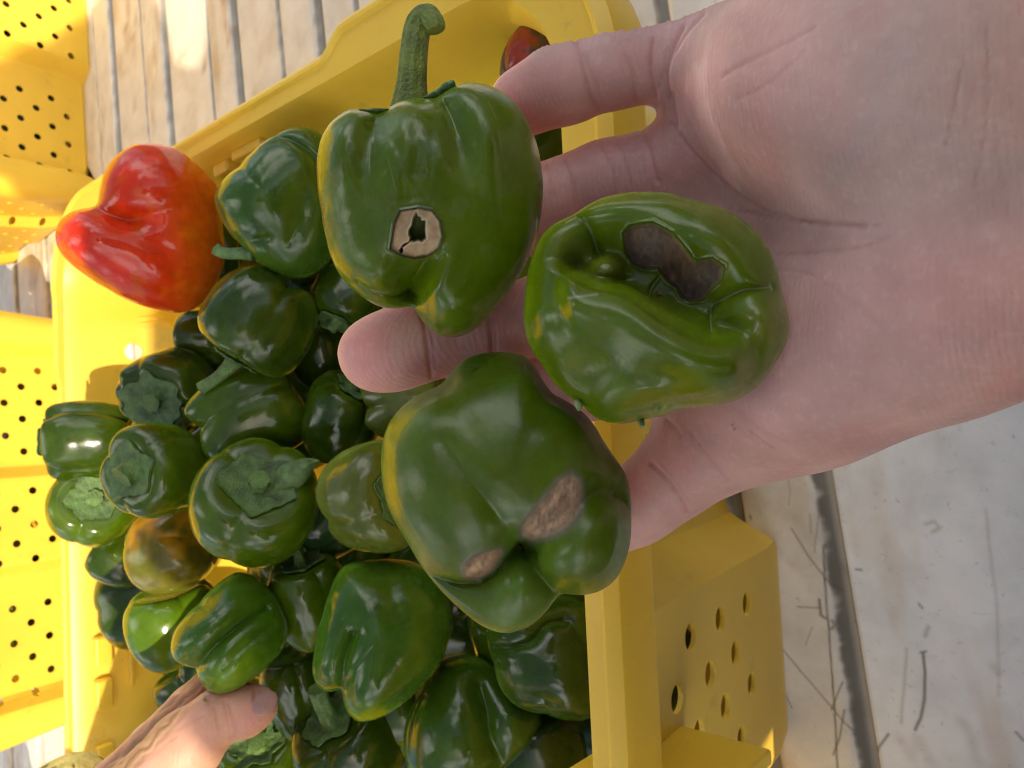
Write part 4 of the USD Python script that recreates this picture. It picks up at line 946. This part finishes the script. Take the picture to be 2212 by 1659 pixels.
def traced(label, pts, cen, z, front, back, creases, bumps, col, seed, amp=1.0, yel=()):
    """a pepper of the heap modelled from its outline; creases: (curve, width, depth mm), bumps: (centre, radii, angle, mm)"""
    t = (z - CAMH) / (CF[2] + (cen[0] - 1106) / FPX * CR[2])
    def rel(p):
        zz = .8 * amp * (px_noise(p, 90, seed) - .5)
        for q_, w_, d_ in creases: zz = zz - d_ * groove(p, q_, w_)
        for c_, r_, a_, h_ in bumps: zz = zz + h_ * bump(p, c_, r_, a_, 1.2)
        return zz
    def colf(p):
        c = np.tile(col, (len(p), 1)) * (.75 + .5 * px_noise(p, 60, seed + 1))[:, None]
        y_ = .4 * sstep(.5, .75, px_noise(p, 70, seed + 2))[:, None]; c = c * (1 - y_) + np.array([.075, .12, .006]) * y_
        for c_, r_, k_ in yel:
            m = k_ * bump(p, c_, r_)[:, None]; c = c * (1 - m) + np.array([.12, .24, .004]) * m
        return c, .05 * sstep(.5, .8, px_noise(p, 25, seed + 3))
    b_, c_, w_, _s, _n, c0 = held_body(pts, cen, t, front, back, rel, colf, na=260, ns=110, sm=1.8)
    th = thing('bell_pepper', label, 'pepper', c0, 'green peppers heaped in the crate')
    obj('flesh', b_, L_pep, th, cd=c_, fl=w_)
    return th, t
Z1 = lambda l: map_pts(l, 0, 0, .3472); Z7 = lambda l: map_pts(l, 0, 1083, .3472); Z8 = lambda l: map_pts(l, 658.3, 1083, .3472)
mR = lambda l: np.array(l, float)
outR = mR([(229, 417), (240, 375), (264, 340), (299, 316), (344, 311), (382, 319), (417, 344), (444, 368), (465, 392), (472, 417), (470, 451), (476, 493), (479, 541), (477, 569), (448, 632), (417, 667), (389, 677), (340, 672), (292, 658), (243, 632), (203, 606), (168, 578), (148, 553), (143, 520), (152, 490), (180, 468), (212, 461), (224, 454)])
def reliefR(p):
    z = np.zeros(len(p))
    z -= 6.5 * groove(p, [(214, 456), (250, 474), (288, 482), (330, 466), (380, 450)], 20) * (1 - .75 * sstep(270, 380, p[:, 0]))
    z += 5.0 * bump(p, (345, 395), (85, 62), -10, 1.2) + 3.5 * bump(p, (300, 560), (130, 75), 15, 1.2) + 4.0 * bump(p, (205, 525), (50, 50), 0, 1.2) - 3.0 * bump(p, (285, 478), (50, 20), 0)
    z -= 2.0 * groove(p, [(290, 480), (340, 520), (380, 600)], 30, False) + 1.2 * bump(p, (340, 530), (50, 14), 15)
    return z + .3 * (px_noise(p, 70, 91) - .5)
def colourR(p):
    c = np.tile([.60, .030, .004], (len(p), 1)); o = np.clip(sstep(330, 460, p[:, 0] + 40 * px_noise(p, 60, 93) - 20) * .75 + .35 * sstep(.5, .7, px_noise(p, 50, 95)), 0, .8)[:, None]
    c = c * (1 - o) + np.array([.62, .15, .004]) * o
    pk = .3 * bump(p, (215, 570), (70, 50), 30)[:, None]; c = c * (1 - pk) + np.array([.52, .03, .03]) * pk
    return c * (.9 + .2 * px_noise(p, 30, 97))[:, None], np.zeros(len(p))
bR, cR, wR_, _s, _n, c0R = held_body(outR, (325, 510), .405, 30, 26, reliefR, colourR, na=300, ns=130, sm=3.4)
tR = thing('bell_pepper', 'glossy red bell pepper with two lobes in the far corner of the crate', 'pepper', c0R)
obj('flesh', bR, L_red, tR, cd=cR, fl=wR_)
g2, t2_ = traced('green pepper right of the red one, its short stem pointing left', Z1([(1350, 1250), (1400, 1150), (1500, 1060), (1580, 960), (1640, 900), (1720, 850), (1800, 800), (1900, 785), (1980, 810), (2040, 870), (2080, 1000), (2100, 1200), (2090, 1400), (2080, 1550), (2040, 1640), (1900, 1730), (1780, 1735), (1650, 1680), (1560, 1600), (1500, 1530), (1420, 1440), (1370, 1340)]), (600, 440), .238, 26, 24,
    [(Z1([(1640, 890), (1780, 890), (1900, 950), (1960, 1020), (2000, 1120)]), 13, 6.0), (Z1([(1800, 1480), (1860, 1350), (1870, 1220)]), 26, 2.5), (Z1([(1490, 1560), (1560, 1500), (1680, 1470)]), 16, 2.0)], [(Z1([(1620, 1250)])[0], (60, 70), 0, 3.0), (Z1([(1980, 1280)])[0], (30, 60), 0, 2.0)], np.array([.034, .080, .006]), 401)
ms_ = tube(np.array([at(x, y, t2_ - .006) for x, y in [(548, 548), (520, 547), (495, 548), (478, 545), (466, 538)]]), np.array([17, 13, 12, 12, 13]) * t2_ / FPX, 24, 24, ridges=6, ramp=.12)
obj('stem', ms_, L_stem, g2, cd=stem_cd(ms_[0], (.10, .19, .05), 6, 200))
P('round dark green pepper below the red one, its curved stem pointing down', 566, 690, .238, 235, 215, 238, .10, 103, DG, 3, stem=(.85, .25, .1, .125), calyx=dict(R=.38), bumpy=.03, amp=.06, shoulder=.12)
P('ribbed green pepper half hidden behind the round one', 448, 735, .215, 130, 140, 180, .2, 104, MG, 4)
P('dark pepper facing up with a flat star-shaped calyx, below the drilled hole', 372, 845, .238, 188, 178, 250, .95, 105, DG, 4, stem=(.16, .0, .0, .20), calyx=dict(R=.62, points=6, sharp=.14, curl=.0), ridgy=.05)
P('dark green pepper leaning over the far rim, its calyx turned left', 198, 950, .246, 170, 185, 182, .28, 106, DG, 5, stem=(.12, .0, .0, .18), calyx=dict(R=.55, curl=.4, sharp=.2), ridgy=.05, bumpy=.07)
P('green pepper leaning over the far rim, below the other one', 206, 1090, .243, 180, 180, 35, .84, 107, MG, 4, stem=(.15, .0, .0, .18), calyx=dict(R=.52, curl=.1, sharp=.2), bumpy=.07, amp=.12)
P('green pepper with a pale five-sided calyx and a stub of stem', 347, 1015, .262, 200, 195, 172, .93, 108, MG, 3, stem=(.22, -.1, .05, .24), calyx=dict(R=.60, points=5, sharp=.16, curl=.0), roll=20, amp=.14)
P('smooth green pepper lying on its side in the middle of the heap', 545, 893, .232, 215, 240, 25, -.2, 109, MG, 4, amp=.10, dent=.2, roll=30)
P('small pepper seen between the holed pepper and the fingertip', 752, 640, .205, 150, 150, 250, .35, 110, DG, 4, stem=(.3, .1, .1, .2), calyx=dict(R=.55, curl=.2, sharp=.25))
P('dark pepper under the fingertip, deep in the heap', 705, 765, .196, 150, 140, 100, .2, 111, DG, 4)
P('knobbly dark pepper with a broken calyx left of the two-spotted pepper', 735, 905, .205, 170, 195, 60, .35, 112, DG, 3, stem=(.3, .2, .0, .16), calyx=dict(R=.5, curl=.5), bumpy=.09, amp=.16)
P('yellowish green pepper showing below the fingertip', 880, 865, .195, 170, 190, 10, .1, 113, OL, 4)
leafy = P('green pepper with a large ragged calyx leaf in the centre of the heap', 552, 1092, .246, 262, 225, 62, .74, 114, MG, 4, stem=(.2, .0, .0, .16), calyx=dict(R=.52, points=5, sharp=.10, curl=.05), amp=.10)
gl = px_leaf([(588, 1048), (600, 1012), (630, 996), (662, 990), (690, 994)], [(596, 1075), (625, 1068), (655, 1045), (678, 1012), (690, 996)], .345, .0, curl=.004)
obj('calyx_leaf', sheet(gl, .0012, -CF), L_stem, leafy, cd=stem_cd(sheet(gl, .0012, -CF)[0], (.085, .15, .04), 9, 300))
gl = px_leaf([(530, 1010), (545, 1045), (556, 1078), (570, 1092)], [(545, 1000), (570, 1020), (600, 1052), (612, 1086)], .352, .0, curl=.001)
obj('calyx_leaf', sheet(gl, .0012, -CF), L_stem, leafy, cd=stem_cd(sheet(gl, .0012, -CF)[0], (.05, .10, .03), 9, 300))
P('olive green pepper whose calyx faces the two-spotted pepper', 812, 1070, .222, 235, 220, 12, .62, 115, OL, 4, stem=(.2, .0, .0, .16), calyx=dict(R=.60, points=6, sharp=.25, curl=.1), amp=.12)
P('dark pepper squeezed behind the olive green one', 712, 1125, .205, 160, 150, 200, .1, 116, np.array([.03, .075, .022]), 4)
P('half ripe pepper turning orange among the green ones', 380, 1183, .240, 185, 175, 200, -.45, 117, np.array([.12, .11, .008]), 3, group=None, cols2=(.56, .25, .005), mask=lambda q, n: sstep(.35, .65, n + .25 * (q[:, 0] + q[:, 1])) * .9, bumpy=.03, amp=.06, dent=.12)
P('dark green pepper tucked under the half ripe one at the crate wall', 268, 1205, .205, 130, 130, 150, .1, 118, DG, 4)
P('green pepper against the sunlit far wall of the crate', 378, 1350, .232, 190, 180, 100, .1, 119, LG, 4, amp=.07)
traced('bright green pepper with long furrows above the thumb', Z7([(1480, 440), (1330, 530), (1250, 620), (1160, 700), (1100, 790), (1088, 870), (1112, 940), (1170, 985), (1235, 1000), (1250, 1060), (1290, 1130), (1370, 1178), (1450, 1170), (1560, 1110), (1680, 1020), (1760, 940), (1790, 830), (1760, 700), (1680, 570), (1600, 480)]), (505, 1370), .258, 24, 20,
    [(Z7([(1225, 1010), (1300, 930), (1400, 840), (1520, 760), (1640, 700)]), 14, 6.5), (Z7([(1400, 1010), (1480, 930), (1580, 860), (1680, 800)]), 14, 3.0), (Z7([(1110, 960), (1180, 930), (1240, 900)]), 10, 2.0)], [(Z7([(1330, 760)])[0], (70, 30), -40, 3.5), (Z7([(1430, 1000)])[0], (50, 40), -40, 3.0)], np.array([.036, .090, .004]), 411, yel=[((490, 1455), (60, 35), .8), ((525, 1425), (30, 30), .5)])  # lighter green spots paint in the sunlit patch at its lower end
P('green pepper with a long bent stem pointing up', 668, 1295, .222, 165, 200, 98, .25, 121, MG, 4, stem=(1.35, -.35, .3, .12), calyx=dict(R=.5, curl=.4), bumpy=.07)
traced('large green pepper with a cleft end beside the two-spotted pepper', Z8([(230, 395), (180, 470), (150, 560), (112, 700), (80, 850), (60, 960), (55, 1020), (78, 1090), (130, 1140), (190, 1147), (238, 1128), (246, 1190), (272, 1270), (330, 1325), (430, 1325), (550, 1275), (660, 1205), (760, 1115), (840, 1020), (900, 900), (928, 780), (920, 650), (880, 540), (800, 450), (700, 390), (580, 365), (440, 360), (330, 365)]), (830, 1365), .222, 28, 24,
    [(Z8([(238, 1150), (262, 1050), (275, 950), (320, 820)]), 17, 8.5), (Z8([(440, 380), (520, 520), (560, 700)]), 40, 2.5)], [(Z8([(150, 950)])[0], (30, 80), 10, 2.5), (Z8([(420, 1180)])[0], (70, 60), 0, 3.0), (Z8([(480, 760)])[0], (80, 90), 20, 2.0)], np.array([.034, .086, .005]), 421, yel=[(tuple(Z8([(430, 1280)])[0]), (70, 25), .6)])
P('wrinkled dark green pepper right of the thumb nail', 645, 1490, .212, 140, 205, 100, .2, 123, DG, 4, bumpy=.10, amp=.16)
P('pepper with a thick upright stem at the bottom of the heap', 762, 1600, .200, 230, 200, 118, .5, 124, DG, 4, stem=(.8, .15, .1, .17), calyx=dict(R=.5, curl=.5, sharp=.25), bumpy=.06)
traced('broad green pepper with two round lobes near the near rim', Z8([(830, 1010), (760, 1100), (720, 1190), (660, 1270), (625, 1350), (612, 1430), (618, 1540), (650, 1640), (720, 1720), (860, 1760), (1000, 1740), (1150, 1700), (1260, 1640), (1360, 1595), (1440, 1540), (1500, 1450), (1522, 1380), (1500, 1310), (1400, 1230), (1290, 1140), (1200, 1050), (1100, 985), (960, 968)]), (1030, 1560), .188, 27, 24,
    [(Z8([(1090, 1180), (1130, 1320), (1150, 1450), (1200, 1560), (1210, 1640)]), 22, 7.0), (Z8([(760, 1200), (705, 1340), (680, 1450), (672, 1560)]), 13, 4.0)], [(Z8([(1320, 1350)])[0], (50, 55), 0, 3.5), (Z8([(920, 1480)])[0], (75, 100), 0, 3.0)], np.array([.034, .076, .004]), 431)
traced('dark green pepper against the near rim, below the two-spotted pepper', Z8([(1110, 800), (1130, 900), (1170, 1010), (1190, 1100), (1230, 1180), (1300, 1250), (1400, 1290), (1500, 1300), (1620, 1332), (1720, 1337), (1800, 1310), (1850, 1200), (1860, 1000), (1830, 800), (1780, 650), (1650, 590), (1500, 590), (1350, 660), (1200, 740)]), (1170, 1425), .180, 24, 22,
    [(Z8([(1150, 930), (1300, 918), (1420, 878), (1500, 790), (1600, 765)]), 13, 5.0), (Z8([(1640, 760), (1720, 880)]), 14, 2.5), (Z8([(1230, 1180), (1400, 1180), (1560, 1230)]), 22, 2.0)], [(Z8([(1600, 1080)])[0], (60, 45), 0, 4.0), (Z8([(1350, 800)])[0], (50, 25), -20, 2.0)], np.array([.027, .058, .004]), 441)
P('bluish dark pepper in the bottom corner by the near rim', 1270, 1625, .150, 150, 190, 60, .1, 127, np.array([.022, .055, .028]), 4)
P('green pepper under the large cleft one', 850, 1530, .180, 200, 180, 20, .1, 128, MG, 4)
P('dark pepper whose pale green calyx catches the light beside the second hand', 575, 1640, .205, 170, 160, 95, .65, 129, DG, 4, stem=(.4, .1, .0, .22), calyx=dict(R=.55, curl=.6, sharp=.5))
P('red and brown pepper behind the thumb', 1158, 138, .203, 150, 140, 60, -.1, 130, np.array([.45, .06, .02]), 4, group=None, cols2=(.12, .06, .02), mask=lambda q, n: sstep(.36, .5, n))
P('dark pepper glimpsed between thumb and index finger', 1175, 322, .150, 150, 150, 60, -.1, 131, DG, 4)
rf = np.random.default_rng(5)
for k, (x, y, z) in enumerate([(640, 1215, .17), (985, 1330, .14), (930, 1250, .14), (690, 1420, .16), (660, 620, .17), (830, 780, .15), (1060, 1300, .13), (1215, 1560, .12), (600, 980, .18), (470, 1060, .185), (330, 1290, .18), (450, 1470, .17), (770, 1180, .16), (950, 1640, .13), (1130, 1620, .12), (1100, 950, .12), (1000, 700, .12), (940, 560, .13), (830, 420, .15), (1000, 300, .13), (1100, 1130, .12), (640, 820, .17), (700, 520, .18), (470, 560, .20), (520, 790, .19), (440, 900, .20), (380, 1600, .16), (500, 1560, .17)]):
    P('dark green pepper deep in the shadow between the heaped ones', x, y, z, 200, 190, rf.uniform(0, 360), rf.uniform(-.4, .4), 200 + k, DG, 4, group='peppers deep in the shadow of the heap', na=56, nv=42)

# ------------------------------------------------------------------ the second person's hand at the crate
G2 = Field(to_cam(at(330, 1600, .335)) - [.10, .10, .05], to_cam(at(330, 1600, .335)) + [.075, .065, .05], .0012)
th2 = [J(250, 1800, .330, 110), J(400, 1615, .333, 74), J(470, 1548, .335, 54), J(530, 1535, .337, 50), J(556, 1528, .337, 42)]
ix2 = [J(200, 1760, .338, 70), J(325, 1603, .344, 40), J(400, 1518, .347, 31), J(455, 1465, .350, 27), J(500, 1430, .353, 25)]
md2 = [J(190, 1800, .350, 70), J(330, 1620, .358, 40), J(440, 1500, .368, 36), J(500, 1440, .374, 34)]
chain(G2, th2, .005); chain(G2, ix2, .0022); chain(G2, md2, .004)
chain(G2, [J(260, 1790, .338, 110), J(150, 1960, .338, 130), J(100, 2050, .338, 130)], .012)
gv, gf = smooth_mesh(*G2.mesh(), it=8)
gv, gf = trimesh.remesh.subdivide(gv, gf); gv, gf = smooth_mesh(gv, gf, it=4)
gn = vnormals(gv, gf); gw = from_cam(gv); gx, gy = to_px(gw); GP = np.stack([gx, gy], 1); gfr = sstep(-.1, .3, gn[:, 2])
gd_ = np.zeros(len(gv)); gr_ = np.zeros(len(gv))
for pts, w, d, rd in [([(494, 1520), (505, 1560), (508, 1592)], 5, .6, .5), ([(484, 1515), (494, 1560), (498, 1600)], 4, .3, .3), ([(465, 1530), (472, 1570)], 5, .25, .3), ([(550, 1490), (549, 1512), (553, 1532), (566, 1540)], 4, .6, .6), ([(350, 1600), (390, 1570), (440, 1545)], 6, .3, .2), ([(300, 1650), (340, 1620), (380, 1590)], 5, .3, .2)]:
    m = np.exp(-(dpoly(GP, bez(pts, 20)) / w) ** 2) * gfr; gd_ -= d * .001 * m; gr_ = np.maximum(gr_, rd * m)
# furrowed side of the forefinger
la = np.array([(250, 1670), (325, 1590), (400, 1505), (470, 1435)], float)
e1 = (GP - [250, 1650]) @ np.array([.70, .714]); band = np.exp(-(dpoly(GP, la) / 26) ** 4) * gfr
fur = np.sin(e1 / 2.6 + 2.5 * fbm(np.column_stack([GP / 40, 0 * gx]), 3, 5) * 3)
gd_ += .00035 * fur * band; gd_ += .0008 * (fbm(gv * 60, 4, 3) - .5)
gv = gv + gn * gd_[:, None]
gc = np.tile([.52, .29, .20], (len(gv), 1)) * (.85 + .3 * fbm(gv * 90, 4, 7))[:, None]
k_ = .6 * bump(GP, (545, 1555), (40, 36))[:, None]; gc = gc * (1 - k_) + np.array([.56, .23, .19]) * k_
gc = gc * (1 - .5 * gr_[:, None]) + np.array([.35, .15, .11]) * .5 * gr_[:, None]
tb = (band * (.5 + .4 * sstep(-.2, .8, -fur)))[:, None]; gc = gc * (1 - tb) + np.array([.27, .17, .065]) * tb
# the rest of that person stands at the open end of the bed
B2 = Field((-.75, -1.45, -.92), (.02, -.26, 1.02), .0105)
w2 = at(120, 2000, .338)
B2.cone(at(170, 1930, .338), w2 + np.array([-.02, -.14, .02]), .026, .036, .02)
e2 = w2 + np.array([-.02, -.22, .04]); s2r, s2l = np.array([-.24, -1.08, .58]), np.array([-.62, -1.08, .58])
B2.cone(w2 + np.array([-.02, -.14, .02]), e2, .037, .042, .02); B2.cone(e2, s2r, .046, .06, .03)
B2.cone(s2l, np.array([-.66, -1.06, .28]), .058, .046, .03); B2.cone(np.array([-.66, -1.06, .28]), np.array([-.62, -.90, .10]), .044, .03, .02)
B2.cone(s2l, s2r, .07, .07, .05); B2.cone((-.43, -1.09, .5), (-.43, -1.1, .08), .155, .145, .06); B2.cone((-.34, -1.09, .42), (-.36, -1.1, .0), .12, .13, .06); B2.cone((-.52, -1.09, .42), (-.5, -1.1, .0), .12, .13, .06)
B2.cone((-.43, -1.08, .58), (-.43, -1.05, .70), .06, .053, .03); B2.cone((-.43, -1.03, .78), (-.43, -1.06, .84), .083, .088, .03); B2.cone((-.43, -1.0, .72), (-.43, -1.02, .78), .046, .068, .03); B2.cone((-.43, -.945, .755), (-.43, -.965, .78), .010, .014, .012)
for s in (-1, 1):
    B2.cone((-.43 + s * .09, -1.1, .0), (-.43 + s * .1, -1.09, -.42), .098, .062, .04); B2.cone((-.43 + s * .1, -1.09, -.42), (-.43 + s * .11, -1.11, -.84), .06, .042, .03); B2.cone((-.43 + s * .11, -1.11, -.86), (-.43 + s * .12, -.96, -.87), .04, .034, .02)
    B2.cone((-.43 + s * .09, -1.05, .78), (-.43 + s * .096, -1.055, .79), .012, .018, .01)
b2v, b2f = smooth_mesh(*B2.mesh(), it=4); b2n = vnormals(b2v, b2f)
pv_, pf_ = join((from_cam(gv), gf), (b2v, b2f))
person2 = thing('person', 'hand reaching into the crate from below, its thumb under a bright green pepper', 'person', (-.43, -1.1, -.90))
obj('body', (pv_, pf_), L_skin, person2, cd=np.vstack([gc, np.tile([.6, .36, .28], (len(b2v), 1))]))
nc = at(572, 1513, .337); nz = (.35 * CR + .25 * CU - .9 * CF); nz /= np.linalg.norm(nz)
na_ = at(590, 1500, .337) - at(556, 1526, .337); na_ -= nz * (na_ @ nz); na_ /= np.linalg.norm(na_); nb = np.cross(nz, na_)
ic = trimesh.creation.icosphere(subdivisions=3); nvx = np.array(ic.vertices)
nvx = nvx * [.0058, .0048, .0016]; nvx[:, 2] -= .05e-2 * 0 + 18 * nvx[:, 1] ** 2
nw = nvx[:, :1] * na_ + nvx[:, 1:2] * nb + nvx[:, 2:] * nz + at(570, 1514, .337) + nz * .0082
obj('thumbnail', (nw, np.array(ic.faces)), L_skin, person2, cd=np.tile([.30, .155, .14], (len(nw), 1)))  # shade on the nail is put into its dark colour
for nm, msk, dd in (('jacket', (b2v[:, 2] > -.02) & (b2v[:, 2] < .63) & (b2v[:, 1] < w2[1] - .10), .016), ('trousers', (b2v[:, 2] <= .02) & (b2v[:, 2] > -.80), .012)):
    ff = b2f[msk[b2f].all(1)]; u, inv = np.unique(ff, return_inverse=True)
    obj(nm, (b2v[u] + b2n[u] * (dd + .004 * (fbm(b2v[u] * 14, 3, 5) - .5)[:, None]), inv.reshape(-1, 3)), L_cloth, person2)
hm = (b2v[:, 2] > .80) & (b2v[:, 1] < -1.05) | (b2v[:, 2] > .88); ff = b2f[hm[b2f].all(1)]; u, inv = np.unique(ff, return_inverse=True)
obj('hair', (b2v[u] + b2n[u] * .012, inv.reshape(-1, 3)), L_cloth, person2)
# pale dotted cuff at the wrist
ct = tube(np.array([at(215, 1678, .338), at(185, 1705, .338), at(130, 1790, .338), at(60, 1900, .338)]), np.array([.0075, .020, .030, .032]), 40, 40)
cv_ = ct[0]; dots = (noise(cv_ * 260, 3) > .72)[:, None]
obj('cuff', ct, L_cuff, person2, cd=np.where(dots, [.04, .035, .03], [.85, .68, .20]))

# peppers that show through the holes of the crates
rh = np.random.default_rng(9)
def inner_pepper(c, seed, r=.031):
    V, F, _ = pepper_mesh(seed, r, r * 1.05, 4, na=36, nv=26)
    Rr = axis_frame(rh.uniform(0, 360), rh.uniform(-.7, .7))
    th = thing('bell_pepper', 'dark green pepper seen only through the holes of its crate', 'pepper', c, 'peppers behind the holes of the crates')
    obj('flesh', (V @ Rr.T + c, F), L_pep, th, cd=np.tile(DG, (len(V), 1)) * rh.uniform(.8, 1.5))
for k, yy in enumerate(np.arange(-.25, .26, .058)):
    for m, zz in enumerate((.05, .105, .160)):
        if -.22 < yy < .26: inner_pepper(loc_main(CA - .040 - .026 * (1 - zz / CH) - .034, yy + .02 * (m % 2), zz), 300 + 3 * k + m, .030)
for o_, n_ in ((k1 - R1 @ cor1, 0), (k2 - R1 @ cor2, 1)):
    for k, yy in enumerate(np.arange(-.19, .2, .068)):
        for m, zz in enumerate((.05, .115)):
            inner_pepper(R1 @ np.array([CA - .112, yy + .02 * (m % 2), zz]) + o_, 400 + 40 * n_ + 2 * k + m, .035)
